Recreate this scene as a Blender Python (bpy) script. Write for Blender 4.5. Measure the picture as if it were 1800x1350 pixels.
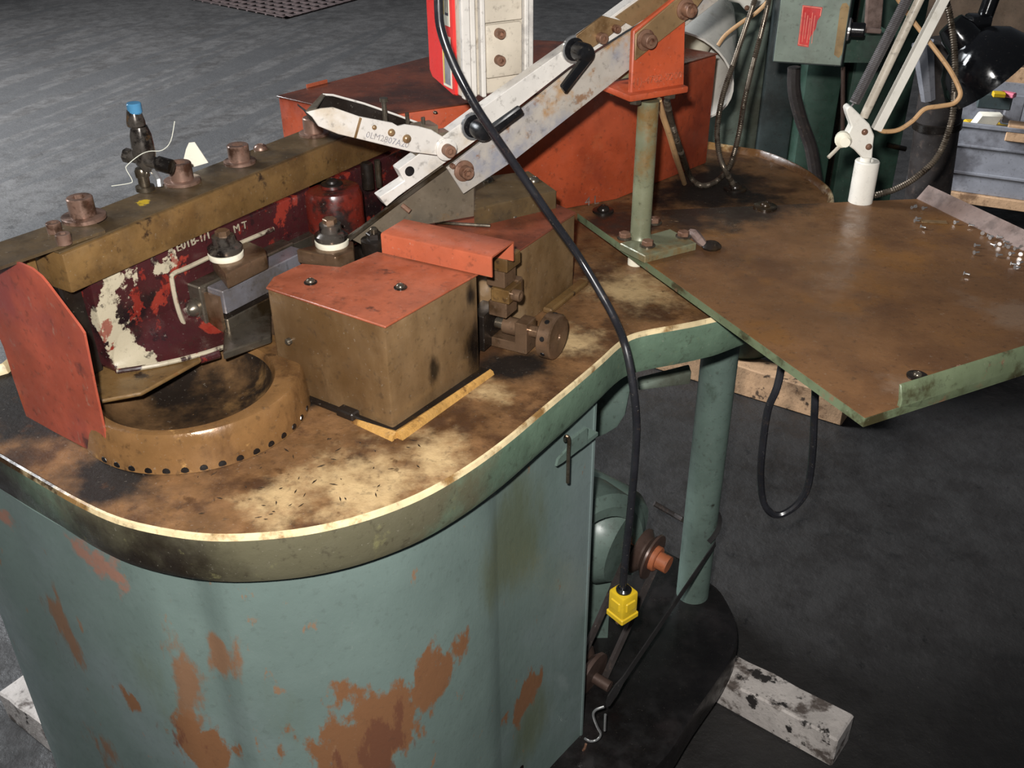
import bpy, bmesh, math, random
from mathutils import Vector, Matrix
random.seed(11)
for _o in list(bpy.data.objects): bpy.data.objects.remove(_o)
SC = bpy.context.scene
COL = SC.collection
# ------------------------------------------------------------------ camera
CH, FPX = 1.72, 1750.0
TH = math.atan(1750/2900); PH = math.atan2(25, 2900)
R0 = Vector((1,0,0)); F0 = Vector((0, math.cos(TH), -math.sin(TH))); U0 = Vector((0, math.sin(TH), math.cos(TH)))
CX = math.cos(PH)*R0 - math.sin(PH)*U0; CY = math.sin(PH)*R0 + math.cos(PH)*U0
CAM = Vector((0,0,CH))
cd = bpy.data.cameras.new('camera'); cd.sensor_width = 36; cd.lens = FPX/1800*36; cd.clip_start = .05
cam = bpy.data.objects.new('camera', cd); COL.objects.link(cam)
m = Matrix((CX, CY, -F0)).transposed().to_4x4(); m.translation = CAM
cam.matrix_world = m
SC.camera = cam
SC.view_settings.view_transform = 'Standard'; SC.view_settings.look = 'None'
SC.view_settings.exposure = 0.42; SC.view_settings.gamma = 1.0; SC.view_settings.use_curve_mapping = False
# ------------------------------------------------------------------ light
w = bpy.data.worlds.new('hall'); SC.world = w; w.use_nodes = True
w.node_tree.nodes['Background'].inputs[0].default_value = (.80,.88,1,1)
w.node_tree.nodes['Background'].inputs[1].default_value = 0.06
def lamp(name, kind, loc, aim, energy, color, size=.1, size_y=None):
    l = bpy.data.lights.new(name, kind); l.energy = energy; l.color = color
    if kind == 'AREA':
        l.size = size
        if size_y: l.shape = 'RECTANGLE'; l.size_y = size_y
    elif kind != 'SUN': l.shadow_soft_size = size
    o = bpy.data.objects.new(name, l); COL.objects.link(o); o.location = loc
    o.rotation_euler = (Vector(aim)-Vector(loc)).to_track_quat('-Z','Y').to_euler()
    return o
fl = lamp('camera_flash', 'SPOT', (-.05,-.01,CH+.10), (-.05,1.75,.80), 120, (1,.975,.94), .02)
fl.data.spot_size = math.radians(88); fl.data.spot_blend = .75
dl = lamp('open_door_daylight', 'AREA', (-6.0,4.6,4.4), (-2.4,6.2,.0), 720, (.92,.96,1), 3.4, 3.0); dl.data.spread = math.radians(100)
# ------------------------------------------------------------------ pixel helpers (photo is 1800 x 1350)
def ray(u, v):
    dx, dy = u-900, v-675
    a = dx*math.cos(PH)-dy*math.sin(PH); b = dx*math.sin(PH)+dy*math.cos(PH)
    return FPX*F0 + a*R0 - b*U0
def P(u, v, z):
    d = ray(u,v); return CAM + d*((z-CH)/d.z)
def PY(u, v, y):
    d = ray(u,v); return CAM + d*(y/d.y)
def PL(u, v, p0, n):
    d = ray(u,v); return CAM + d*((p0-CAM).dot(n)/d.dot(n))
def D(deg): return Vector((math.cos(math.radians(deg)), math.sin(math.radians(deg)), 0))
V = Vector; Zx = Vector((0,0,1))
def zed(p, z): return Vector((p[0], p[1], z))
# ------------------------------------------------------------------ materials
def C(r, g, b):
    f = lambda c: (c/255/12.92) if c/255 <= .04045 else ((c/255+.055)/1.055)**2.4
    return (f(r), f(g), f(b), 1)
MATS = {}
def mat(name, base, layers=(), rough=.5, metal=0, bump=None, var=.25, varscale=12, spec=.5, rv=.15, grit=.4):
    """layers: dict(c, s, lo, hi, st=(sx,sy,sz), at=[(center,radius)], r=rough, det)"""
    if name in MATS: return MATS[name]
    M = bpy.data.materials.new(name); M.use_nodes = True; MATS[name] = M
    nt = M.node_tree; N = nt.nodes; L = nt.links; bs = N['Principled BSDF']
    geo = N.new('ShaderNodeNewGeometry')
    def noise(s, st=(1,1,1), det=4, off=0, rot=0):
        src = geo.outputs['Position']
        if rot:
            vr = N.new('ShaderNodeVectorRotate'); vr.rotation_type = 'Z_AXIS'; vr.inputs['Angle'].default_value = rot; L.new(src, vr.inputs['Vector']); src = vr.outputs[0]
        mp = N.new('ShaderNodeMapping'); mp.inputs['Scale'].default_value = st; mp.inputs['Location'].default_value = (off, off*1.7, -off)
        L.new(src, mp.inputs['Vector'])
        n = N.new('ShaderNodeTexNoise'); n.inputs['Scale'].default_value = s; n.inputs['Detail'].default_value = det; n.inputs['Roughness'].default_value = .62
        L.new(mp.outputs[0], n.inputs['Vector']); return n.outputs['Fac']
    def rng(src, lo, hi, a=0., b=1., smooth=True):
        r = N.new('ShaderNodeMapRange'); r.interpolation_type = 'SMOOTHSTEP' if smooth else 'LINEAR'
        r.inputs[1].default_value = lo; r.inputs[2].default_value = hi; r.inputs[3].default_value = a; r.inputs[4].default_value = b
        L.new(src, r.inputs[0]); return r.outputs[0]
    def math_(op, a, b):
        q = N.new('ShaderNodeMath'); q.operation = op
        for i, x in enumerate((a, b)):
            if isinstance(x, (int, float)): q.inputs[i].default_value = x
            else: L.new(x, q.inputs[i])
        return q.outputs[0]
    def mix(f, a, b):
        q = N.new('ShaderNodeMix'); q.data_type = 'RGBA'
        if isinstance(f, float): q.inputs[0].default_value = f
        else: L.new(f, q.inputs[0])
        for i, x in ((6,a),(7,b)):
            if isinstance(x, tuple): q.inputs[i].default_value = x
            else: L.new(x, q.inputs[i])
        return q.outputs[2]
    n0 = noise(varscale, det=6)
    dk = tuple(c*(1-var) for c in base[:3])+(1,); lt = tuple(min(1,c*(1+var)) for c in base[:3])+(1,)
    col = mix(rng(n0,.3,.7), dk, lt)
    rgh = rng(noise(varscale*2.3, off=5), .3,.7, max(.03,rough-rv), min(1,rough+rv))
    for k, l in enumerate(layers):
        n = noise(l['s'], l.get('st',(1,1,1)), l.get('det',6), off=3.1*(k+1)+l.get('off',0), rot=l.get('rot',0))
        if 'at' in l:
            tot = None
            for c, rad in l['at']:
                vd = N.new('ShaderNodeVectorMath'); vd.operation = 'DISTANCE'
                if len(c) == 4:   # stretched blob: (x,y,z,zscale)
                    mp = N.new('ShaderNodeMapping'); mp.inputs['Scale'].default_value = (1,1,c[3]); L.new(geo.outputs['Position'], mp.inputs['Vector']); L.new(mp.outputs[0], vd.inputs[0])
                    vd.inputs[1].default_value = (c[0],c[1],c[2]*c[3])
                else:
                    L.new(geo.outputs['Position'], vd.inputs[0]); vd.inputs[1].default_value = tuple(c)
                g = rng(vd.outputs['Value'], 0, rad, .5, -.5, False)
                tot = g if tot is None else math_('MAXIMUM', tot, g)
            n = math_('ADD', n, math_('MULTIPLY', tot, l.get('aw', 1.0)))
        f = rng(n, l['lo'], l['hi'], 0., l.get('max',1.))
        col = mix(f, col, l['c'])
        if 'r' in l:
            mr = N.new('ShaderNodeMix'); mr.data_type = 'FLOAT'; L.new(f, mr.inputs[0]); L.new(rgh, mr.inputs[2]); mr.inputs[3].default_value = l['r']; rgh = mr.outputs[0]
    if grit:
        col = mix(rng(noise(95, det=3, off=21), .55,.74, 0., grit), col, (.03,.022,.016,1))
        col = mix(rng(noise(210, det=2, off=31), .66,.76, 0., grit*.5), col, (.42,.38,.32,1))
    L.new(col, bs.inputs['Base Color']); L.new(rgh, bs.inputs['Roughness'])
    bs.inputs['Metallic'].default_value = metal
    bs.inputs['Specular IOR Level'].default_value = spec
    if bump:
        tot = None
        for bb in bump:
            s, strength, st = bb[:3]
            x = math_('MULTIPLY', noise(s, st, 6, off=9, rot=bb[3] if len(bb)>3 else 0), strength)
            tot = x if tot is None else math_('ADD', tot, x)
        bp = N.new('ShaderNodeBump'); bp.inputs['Strength'].default_value = 1; bp.inputs['Distance'].default_value = 1
        L.new(tot, bp.inputs['Height']); L.new(bp.outputs[0], bs.inputs['Normal'])
    return M
o1 = (1,1,1)
BLK = C(22,18,14); RUST = C(138,84,44); DRUST = C(86,44,22)
def lay(c, s, lo, hi, **k): return dict(c=c, s=s, lo=lo, hi=hi, **k)
GD = P(378,49,0)-P(89,147,0); GA = -math.atan2(GD.y, GD.x)
FB = [((-2.8,6.5,0),6.0)]
M_floor = mat('dark_oily_concrete', C(41,39,38), [lay(C(32,30,29),1.3,.42,.66), lay(C(14,13,14),2.4,.56,.66,st=(.25,2.6,1),rot=GA,r=.75,max=.8,at=FB,aw=.35), lay(C(18,17,17),11,.58,.74,max=.6), lay(C(14,13,13),26,.64,.72,max=.8), lay(C(58,57,57),30,.66,.8,max=.35)], rough=.62, bump=[(22,.005,o1),(70,.0015,o1)], var=.15, varscale=5, grit=.25)
Z0 = .985
def Pt(u, v, z=Z0): return tuple(P(u,v,z))
M_table = mat('oily_cream_table', C(118,86,56), [
    lay(C(74,50,32),9,.45,.62), 
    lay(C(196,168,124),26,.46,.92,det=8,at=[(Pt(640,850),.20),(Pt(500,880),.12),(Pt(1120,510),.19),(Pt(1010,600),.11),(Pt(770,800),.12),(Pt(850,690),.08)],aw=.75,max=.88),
    lay(C(26,20,16),10,.42,.72,r=.6,at=[(Pt(60,730),.20),(Pt(180,850),.13),(Pt(1250,330),.30),(Pt(540,700),.05),(Pt(900,640),.10),(Pt(300,600),.2),(Pt(0,660),.2),(Pt(30,690),.14)],aw=.8),
    lay(C(60,36,18),38,.60,.72,max=.7)],
    rough=.5, bump=[(40,.0010,o1),(160,.0004,o1)], var=.3, varscale=18, spec=.35)
M_lip = mat('worn_green_pan_lip', C(96,116,98), [
    lay(C(90,86,68),7,.36,.66,at=[((-.35,.9,.95),.55)],aw=.9), 
    lay(C(34,28,22),8,.40,.80,at=[((-.68,1.0,.95),.36),((-.45,.93,.92),.26)],aw=.7),
    lay(C(126,122,84),30,.62,.74,max=.6)], rough=.38, bump=[(50,.0008,o1)], var=.2)
M_liptop = mat('highlit_cream_lip_edge', C(206,186,146), [lay(C(132,100,60),16,.46,.6), lay(C(52,36,20),12,.5,.66,at=[((-.66,1.05,1),.3)],aw=.7), lay(C(96,66,38),20,.45,.7,at=[(tuple(P(1380,290,1.0)),.5)],aw=.8)], rough=.3, var=.2, varscale=25)  # pale cream paints in the rim's white highlight; gold and brown are its own
M_cab = mat('faded_bluegreen_paint', C(102,117,112), [
    lay(C(118,130,130),2.5,.45,.65,max=.7),
    lay(C(92,98,74),6,.46,.72,st=(1,1,.3),at=[(tuple(PY(380,1150,1.0)),.22),(tuple(PY(900,1000,1.1)),.2),(tuple(PY(880,1250,1.2)),.2)],aw=.5,max=.75),
    lay(C(140,96,78),9,.57,.64,det=9,at=[(tuple(P(40,885,.9)),.13),(tuple(P(190,985,.88)),.12),(tuple(P(60,1120,.75)),.08)],aw=.5,r=.8,max=.85),
    lay(C(116,78,48),14,.57,.63,det=10,st=(1,1,.5),at=[(tuple(PY(650,1290,.93)),.26),(tuple(PY(345,1290,.93)),.16),(tuple(PY(780,1210,.98)),.17),(tuple(PY(560,1340,.93)),.2),(tuple(PY(930,1230,1.15)),.12),(tuple(PY(610,1200,.93)),.12),(tuple(PY(240,1230,.95)),.08)],aw=.5,r=.85),
    lay(C(118,82,54),22,.56,.68,det=9,st=(1,1,.4),at=[(tuple(PY(340,1210,.92))+(.2,),.05),(tuple(PY(385,1140,.90))+(.6,),.06),(tuple(PY(620,1110,.90)),.06),(tuple(PY(470,1175,.885))+(.3,),.022),(tuple(PY(100,1120,1.0))+(.5,),.10),(tuple(PY(180,1330,1.0)),.14),(tuple(PY(850,1080,1.0))+(.3,),.05)],aw=.45,r=.85,max=.9),
    lay(C(128,94,66),30,.645,.71,st=(1,1,.45),r=.8,max=.85),
    lay(C(150,106,76),24,.70,.73,st=(1,1,.6),at=[(tuple(PY(200,1250,1.0)),.3)],aw=.14,r=.8,max=.85),
    lay(C(94,54,34),30,.60,.68,det=9,st=(1,1,.3),at=[(tuple(PY(660,1310,.93)),.22),(tuple(PY(345,1290,.93)),.12)],aw=.45,r=.9,max=.85)],
    rough=.42, bump=[(26,.0010,(1,1,.6))], var=.10, varscale=4, grit=.14)
M_green = mat('dull_green_paint', C(92,108,100), [lay(C(52,60,48),14,.58,.75), lay(C(36,34,26),30,.66,.75)], rough=.5, var=.15)
M_dgreen = mat('machine_green', C(54,78,66), [lay(C(34,42,36),5,.45,.7)], rough=.5, var=.15)
M_spring = mat('dull_grey_spring', C(92,88,88), rough=.45, metal=.3, var=.15)
M_grgrey = mat('grey_green_panel', C(124,136,124), [lay(C(78,78,66),4,.45,.7)], rough=.55, var=.15)
M_slate = mat('slate_green_panel', C(64,74,74), [lay(C(44,48,46),6,.45,.7)], rough=.55, var=.15)
M_orange = mat('oily_orange_paint', C(152,82,57), [lay(C(132,66,42),9,.48,.70), lay(C(66,38,28),26,.62,.74,max=.85), lay(C(58,36,26),12,.60,.72,max=.5)], rough=.40, var=.16, varscale=20, bump=[(60,.0005,o1)])
M_orange_c = mat('bright_orange_paint', C(166,86,60), [lay(C(148,76,52),7,.50,.72), lay(C(90,56,44),40,.66,.73), lay(C(130,112,84),22,.66,.74,max=.5)], rough=.34, var=.12)
M_orange_g = mat('guard_orange_paint', C(170,76,46), [lay(C(126,52,34),5,.46,.72), lay(C(62,36,28),9,.60,.78,st=(1,1,.4)), lay(C(180,96,62),14,.62,.78,max=.5)], rough=.40, var=.15)
M_orange_d = mat('oil_darkened_orange', C(100,52,36), [lay(C(62,36,28),6,.45,.65), lay(C(140,70,44),12,.66,.8,max=.6)], rough=.34, var=.2)
M_shield = mat('scuffed_red_orange_paint', C(160,76,56), [lay(C(136,64,58),6,.46,.68), lay(C(150,130,112),70,.60,.74,max=.5,st=(1,1,.6)), lay(C(174,78,40),8,.56,.74,at=[(tuple(P(70,700,1.0)),.10)],aw=.5), lay(C(66,40,40),11,.58,.74,at=[(tuple(P(180,790,Z0)),.10),(tuple(P(150,640,1.12)),.06)],aw=.6)], rough=.42, var=.2)
_a, _b = P(677,574,1.145), P(842,480,1.145); _n = V((_b.y-_a.y, _a.x-_b.x, 0))
M_boxside = mat('oily_brown_sheet', C(118,94,66), [lay(C(86,64,40),6,.42,.66,st=(1,1,.5)), lay(C(52,38,26),11,.60,.76,st=(1,1,.35)), lay(C(142,120,94),7,.56,.75,max=.6), lay(C(22,16,12),12,.50,.72,st=(1,1,.4),at=[(tuple(PL(765,650,_a,_n))+(.5,),.03),(tuple(PL(835,600,_a,_n))+(.5,),.05),(tuple(PL(830,520,_a,_n))+(.5,),.04)],aw=.6), lay(C(60,46,30),60,.62,.74,max=.5)], rough=.34, var=.16, metal=.05)
M_bar = mat('oily_brown_steel_bar', C(112,86,52), [lay(C(84,62,36),8,.42,.65), lay(C(44,32,24),30,.59,.69), lay(C(120,66,34),20,.64,.75,max=.6), lay(C(40,30,22),9,.62,.75,max=.8)], rough=.34, metal=.08, var=.2, bump=[(80,.0005,o1)])
M_bartop = mat('oily_dark_steel_top', C(82,66,44), [lay(C(56,46,34),8,.45,.65), lay(C(180,150,30),70,.50,.62,at=[(tuple(P(250,356,1.235)),.022)],aw=.8)], rough=.52, metal=0, var=.2, spec=.3)
M_ram = mat('chipped_dark_red_paint', C(58,26,28), [lay(C(30,20,22),10,.5,.62), lay(C(128,46,36),13,.56,.60), lay(C(168,158,136),16,.575,.60,det=9,at=[(tuple(P(205,545,1.13)),.14),(tuple(P(225,640,1.06)),.08),(tuple(P(330,628,1.03)),.06),(tuple(P(280,470,1.16)),.05)],aw=.42), lay(C(120,38,30),26,.58,.62,max=.8), lay(C(34,22,24),40,.60,.64,max=.7)], rough=.2, var=.2, bump=[(30,.0012,o1)])
M_chiprim = mat('chipped_pale_rim', C(160,150,130), [lay(C(46,26,26),18,.54,.60,det=9), lay(C(120,44,34),24,.60,.66)], rough=.25, var=.15)
M_red = mat('dark_red_boss_paint', C(96,32,24), [lay(C(32,22,20),14,.48,.6), lay(C(150,140,110),30,.68,.72)], rough=.26, var=.2)
M_steel = mat('oily_tool_steel', C(112,104,92), [lay(C(66,52,34),9,.48,.65)], rough=.3, metal=.75, var=.2)
M_bsteel = mat('bright_ground_steel', C(150,148,156), [lay(C(110,100,90),6,.5,.7)], rough=.25, metal=.6, var=.12)
M_rsteel = mat('bronze_tinted_oily_steel', C(114,90,70), [lay(C(70,50,30),12,.48,.65)], rough=.32, metal=.5, var=.2)
M_dark = mat('black_oily_steel', C(34,28,24), [lay(C(60,46,30),12,.55,.7)], rough=.35, metal=.3, var=.3)
M_alu = mat('stained_aluminium', C(208,203,196), [lay(C(172,150,114),9,.56,.75,max=.6), lay(C(150,146,144),14,.56,.7,max=.5)], rough=.36, metal=.12, var=.08)
M_aluplate = mat('rust_stained_rail_plate', C(174,166,156), [lay(C(132,134,146),7,.46,.62), lay(C(166,124,74),13,.52,.66), lay(C(128,86,48),30,.58,.68,max=.8)], rough=.4, metal=.15, var=.12)
M_greyplate = mat('grey_stained_steel_plate', C(120,108,92), [lay(C(140,104,62),14,.58,.72), lay(C(96,90,80),6,.45,.65)], rough=.4, metal=.4, var=.15)
M_tan = mat('tan_stained_steel', C(146,118,84), [lay(C(104,78,50),14,.48,.66)], rough=.4, metal=.35, var=.15)
M_bronze = mat('oil_bronzed_casting', C(128,94,58), [lay(C(84,58,36),9,.46,.62,st=(1,1,.5)), lay(C(190,148,92),30,.64,.75), lay(C(40,28,20),14,.60,.7)], rough=.28, var=.2, metal=.2, bump=[(70,.0006,o1)])
M_lidb = mat('oil_dulled_orange_lid', C(124,66,46), [lay(C(86,48,36),7,.42,.66), lay(C(56,36,28),26,.60,.74,max=.8)], rough=.38, var=.16)
M_hub = mat('dark_oily_hub', C(96,72,48), [lay(C(34,28,24),6,.44,.62), lay(C(142,108,68),12,.56,.78,st=(1,1,.4))], rough=.16, var=.25)
M_valve = mat('oily_dark_metal_valve', C(84,78,72), [lay(C(30,26,24),40,.46,.6), lay(C(110,84,56),30,.62,.7)], rough=.25, metal=.5, var=.2)
M_bolt = mat('brown_oxide_bolt', C(136,108,94), [lay(C(76,54,42),30,.5,.65)], rough=.35, metal=.5, var=.2)
M_rustb = mat('rusty_bolt', C(126,94,76), [lay(C(84,50,34),40,.5,.65)], rough=.5, metal=.3, var=.2)
M_black = mat('black_enamel', C(14,14,16), rough=.12, var=.1, grit=.12)
M_blackp = mat('black_plastic', C(20,20,22), rough=.3, var=.15, grit=.12)
M_rubber = mat('black_rubber', C(34,34,38), [lay(C(74,62,54),60,.6,.72,max=.6)], rough=.28, var=.25)
M_rubber2 = mat('dusty_black_rubber', C(46,40,38), [lay(C(84,70,62),50,.55,.7,max=.6)], rough=.6, var=.25)
M_base = mat('black_oil_soaked_base', C(20,18,18), [lay(C(34,30,30),9,.5,.7)], rough=.35, var=.3, grit=.12)
M_wood = mat('weathered_grey_white_timber', C(186,178,172), [lay(C(90,80,74),14,.52,.62,st=(1.,1.,1.)), lay(C(40,36,34),20,.58,.64), lay(C(120,92,66),40,.66,.74,max=.6)], rough=.8, var=.15, bump=[(40,.003,o1)])
M_wood2 = mat('tan_timber', C(182,146,112), [lay(C(120,90,64),12,.52,.66), lay(C(70,54,40),24,.60,.68)], rough=.8, var=.18, bump=[(40,.002,o1)])
M_yellow = mat('yellow_plug_plastic', C(216,180,40), [lay(C(140,104,20),26,.62,.74)], rough=.35, var=.08, grit=.12)
M_white = mat('white_enamel', C(226,222,212), [lay(C(170,160,140),20,.60,.75,max=.6)], rough=.35, var=.06, grit=.12)
M_whitep = mat('white_nylon', C(222,216,196), rough=.4, var=.08, grit=.12)
M_cream = mat('cream_paint_scuffed', C(190,180,164), [lay(C(120,104,84),16,.58,.72)], rough=.4, var=.1)
M_redp = mat('bright_red_paint', C(214,50,46), [lay(C(180,36,40),6,.5,.7)], rough=.4, var=.08, grit=.12)
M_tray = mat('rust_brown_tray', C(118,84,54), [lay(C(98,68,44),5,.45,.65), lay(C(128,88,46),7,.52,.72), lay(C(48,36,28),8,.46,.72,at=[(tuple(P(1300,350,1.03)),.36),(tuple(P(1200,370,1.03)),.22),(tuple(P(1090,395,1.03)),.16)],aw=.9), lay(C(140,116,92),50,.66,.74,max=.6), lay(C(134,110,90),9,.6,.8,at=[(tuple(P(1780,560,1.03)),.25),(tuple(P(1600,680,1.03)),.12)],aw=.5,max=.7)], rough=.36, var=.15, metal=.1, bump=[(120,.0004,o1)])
M_trayedge = mat('green_tray_edge', C(98,108,82), [lay(C(60,56,36),16,.5,.65), lay(C(120,92,70),24,.62,.72)], rough=.45, var=.15)
M_traylip = mat('dusty_mauve_lip', C(128,108,100), [lay(C(90,72,64),12,.5,.66)], rough=.5, var=.12)
M_postgreen = mat('olive_post_paint', C(118,120,96), [lay(C(122,96,58),14,.5,.68), lay(C(120,136,116),20,.62,.74,max=.6)], rough=.36, var=.15, metal=.15)
M_conduit = mat('steel_armoured_conduit', C(104,94,82), [lay(C(60,50,40),60,.5,.65)], rough=.35, metal=.6, var=.2)
M_tancord = mat('tan_cord', C(184,146,104), rough=.5, var=.12)
M_greycord = mat('grey_brown_cord', C(88,76,66), rough=.5, var=.12)
M_yellow2 = mat('yellow_card', C(206,168,30), rough=.5, var=.1, grit=.12)
M_pink = mat('pink_card', C(220,120,140), rough=.5, var=.1, grit=.12)
M_bin = mat('grey_bin', C(136,136,142), [lay(C(84,82,86),5,.5,.7)], rough=.5, var=.1)
M_brownp = mat('brown_plate', C(150,122,78), [lay(C(110,86,50),12,.5,.7)], rough=.45, var=.12)
M_rustpul = mat('orange_rust_hub', C(166,96,62), [lay(C(110,62,40),30,.55,.7)], rough=.6, var=.15)
M_pulley = mat('brown_pulley', C(84,66,58), rough=.5, metal=.3, var=.2)
M_strap = mat('black_strap', C(34,32,32), rough=.7, var=.2)
M_ink = mat('dark_print', C(50,46,60), rough=.5, var=.05)
M_inkred = mat('pale_print_on_red', C(240,150,130), rough=.5, var=.05)
M_blue = mat('blue_cap', C(70,124,160), rough=.35, var=.15, grit=.12)
M_iron = mat('rusty_grate_iron', C(58,46,44), rough=.7, var=.2)
M_thread = mat('pale_thread', C(210,210,196), rough=.5, var=.05, grit=.12)
M_paper = mat('cream_paper', C(232,224,206), rough=.6, var=.04, grit=.12)
M_wall = mat('brown_boards', C(96,78,62), [lay(C(60,48,38),5,.5,.7)], rough=.7, var=.2)
M_scale = mat('sealant_bead', C(176,134,74), [lay(C(110,76,40),24,.5,.64)], rough=.4, var=.2, bump=[(90,.002,o1)])
M_zinc = mat('bright_zinc', C(190,190,190), rough=.25, metal=.8, var=.1, grit=.12)
M_chip = mat('dark_metal_chips', C(48,38,28), rough=.5, var=.2)
# ------------------------------------------------------------------ mesh builder (world coordinates)
class B:
    def __init__(s): s.bm = bmesh.new()
    def face(s, pts):
        return s.bm.faces.new([s.bm.verts.new(p) for p in pts])
    def extr(s, pts, vec):
        pts = [V(p) for p in pts]; vec = V(vec)
        a = [s.bm.verts.new(p) for p in pts]; b = [s.bm.verts.new(p+vec) for p in pts]
        n = len(pts)
        s.bm.faces.new(a[::-1]); s.bm.faces.new(b)
        for i in range(n): s.bm.faces.new((a[i], a[(i+1)%n], b[(i+1)%n], b[i]))
        return s
    def loft(s, loops, cap=True, close=False):
        Ls = [[s.bm.verts.new(p) for p in l] for l in loops]; n = len(Ls[0])
        rng = range(len(Ls)) if close else range(len(Ls)-1)
        for k in rng:
            a, b = Ls[k], Ls[(k+1)%len(Ls)]
            for i in range(n): s.bm.faces.new((a[i], a[(i+1)%n], b[(i+1)%n], b[i]))
        if cap and not close: s.bm.faces.new(Ls[0][::-1]); s.bm.faces.new(Ls[-1])
        return s
    def box(s, o, a, b, c):
        o, a, b, c = V(o), V(a), V(b), V(c)
        return s.extr([o, o+a, o+a+b, o+b], c)
    def cbox(s, c, a, b, h):
        c, a, b, h = V(c), V(a), V(b), V(h); return s.box(c-a/2-b/2-h/2, a, b, h)
    def tube(s, path, r, n=8, cap=True):
        path = [V(p) for p in path]; m_ = len(path); rs = r if isinstance(r, (list,tuple)) else [r]*m_
        t = (path[1]-path[0]).normalized(); ref = V((0,0,1)) if abs(t.z) < .9 else V((1,0,0))
        nx = t.cross(ref).normalized(); loops = []
        for i, p in enumerate(path):
            t2 = ((path[min(i+1,m_-1)]-p).normalized() + (p-path[max(i-1,0)]).normalized())
            if t2.length < 1e-6: t2 = t
            t2.normalize(); nx = (nx - t2*nx.dot(t2)).normalized(); ny = t2.cross(nx)
            loops.append([p + (nx*math.cos(a)+ny*math.sin(a))*rs[i] for a in [2*math.pi*k/n for k in range(n)]])
        return s.loft(loops, cap)
    def lathe(s, prof, o, ax=(0,0,1), n=20, arc=(0,2*math.pi)):
        o, ax = V(o), V(ax).normalized(); ref = V((0,0,1)) if abs(ax.z) < .9 else V((1,0,0))
        x = ax.cross(ref).normalized(); y = ax.cross(x); loops = []
        for r, h in prof:
            r = max(r, 1e-5)
            loops.append([o+ax*h+(x*math.cos(a)+y*math.sin(a))*r for a in [2*math.pi*k/n for k in range(n)]])
        return s.loft(loops, True)
    def bevel(s, w, seg=2, ang=25):
        s.bm.normal_update()
        es = [e for e in s.bm.edges if len(e.link_faces)==2 and e.calc_face_angle(0) > math.radians(ang)]
        bmesh.ops.bevel(s.bm, geom=es, offset=w, segments=seg, affect='EDGES', profile=.5, clamp_overlap=True)
        return s
def smooth_path(pts, k=6):
    pts = [V(p) for p in pts]; out = []
    for i in range(len(pts)-1):
        p0, p1, p2, p3 = pts[max(i-1,0)], pts[i], pts[i+1], pts[min(i+2,len(pts)-1)]
        for j in range(k):
            t = j/k
            out.append(.5*((2*p1)+(p2-p0)*t+(2*p0-5*p1+4*p2-p3)*t*t+(3*p1-p0-3*p2+p3)*t**3))
    out.append(pts[-1]); return out
def closed_path(pts, k=6):
    pts = [V(p) for p in pts]; n = len(pts); out = []
    for i in range(n):
        p0, p1, p2, p3 = pts[i-1], pts[i], pts[(i+1)%n], pts[(i+2)%n]
        for j in range(k):
            t = j/k
            out.append(.5*((2*p1)+(p2-p0)*t+(2*p0-5*p1+4*p2-p3)*t*t+(3*p1-p0-3*p2+p3)*t**3))
    return out
def offset2d(pts, d):
    """inward (positive) offset of a counter-clockwise loop"""
    out = []; n = len(pts)
    for i in range(n):
        t = (pts[(i+1)%n]-pts[i-1]); t.z = 0; t.normalize()
        out.append(pts[i] + V((-t.y, t.x, 0))*d)
    return out
def to_mesh(b, name, base, mat_, ang=32):
    bm = b.bm
    bmesh.ops.remove_doubles(bm, verts=bm.verts, dist=1e-6)
    bmesh.ops.recalc_face_normals(bm, faces=bm.faces)
    bm.normal_update()
    for f in bm.faces: f.smooth = True
    for e in bm.edges:
        if len(e.link_faces) == 2 and e.calc_face_angle(0) > math.radians(ang): e.smooth = False
    if base is not None: bmesh.ops.translate(bm, verts=bm.verts, vec=-V(base))
    me = bpy.data.meshes.new(name); bm.to_mesh(me); bm.free()
    for mm in (mat_ if isinstance(mat_, (list,tuple)) else [mat_]): me.materials.append(mm)
    return me
def tag(o, label=None, cat=None, group=None, kind=None):
    if label: o['label'] = label
    if cat: o['category'] = cat
    if group: o['group'] = group
    if kind: o['kind'] = kind
    return o
def thing(name, label, cat, base, group=None):
    o = bpy.data.objects.new(name, None); COL.objects.link(o); o.location = base; o.empty_display_size = .05
    return tag(o, label, cat, group)
def root_of(o):
    while o.parent: o = o.parent
    return o
def part(parent, name, b, mat_, label=None, ang=32):
    o = bpy.data.objects.new(name, to_mesh(b, name, root_of(parent).location.copy(), mat_, ang)); COL.objects.link(o); o.parent = parent
    if label: o['label'] = label
    return o
def solo(name, b, mat_, base, label, cat, group=None, kind=None, ang=32):
    o = bpy.data.objects.new(name, to_mesh(b, name, base, mat_, ang)); COL.objects.link(o); o.location = base
    return tag(o, label, cat, group, kind)
def struct(name, b, mat_, base=(0,0,0)):
    o = bpy.data.objects.new(name, to_mesh(b, name, base, mat_)); COL.objects.link(o); o.location = base; o['kind'] = 'structure'; return o
def frame(p, ax, roll=0):
    q = V(ax).to_track_quat('Z','Y').to_matrix().to_4x4(); q = q @ Matrix.Rotation(roll, 4, 'Z'); q.translation = V(p); return q
SHARED = {}
def inst(parent, name, key, builder, mat_, p, ax=(0,0,1), roll=0, scale=1):
    k = (key, (mat_[0] if isinstance(mat_, list) else mat_).name)
    if k not in SHARED: SHARED[k] = to_mesh(builder(), key, None, mat_)
    o = bpy.data.objects.new(name, SHARED[k]); COL.objects.link(o); o.parent = parent
    mw = frame(p, ax, roll) @ Matrix.Scale(scale, 4)
    o.matrix_local = Matrix.Translation(-root_of(parent).location) @ mw
    return o
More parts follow.
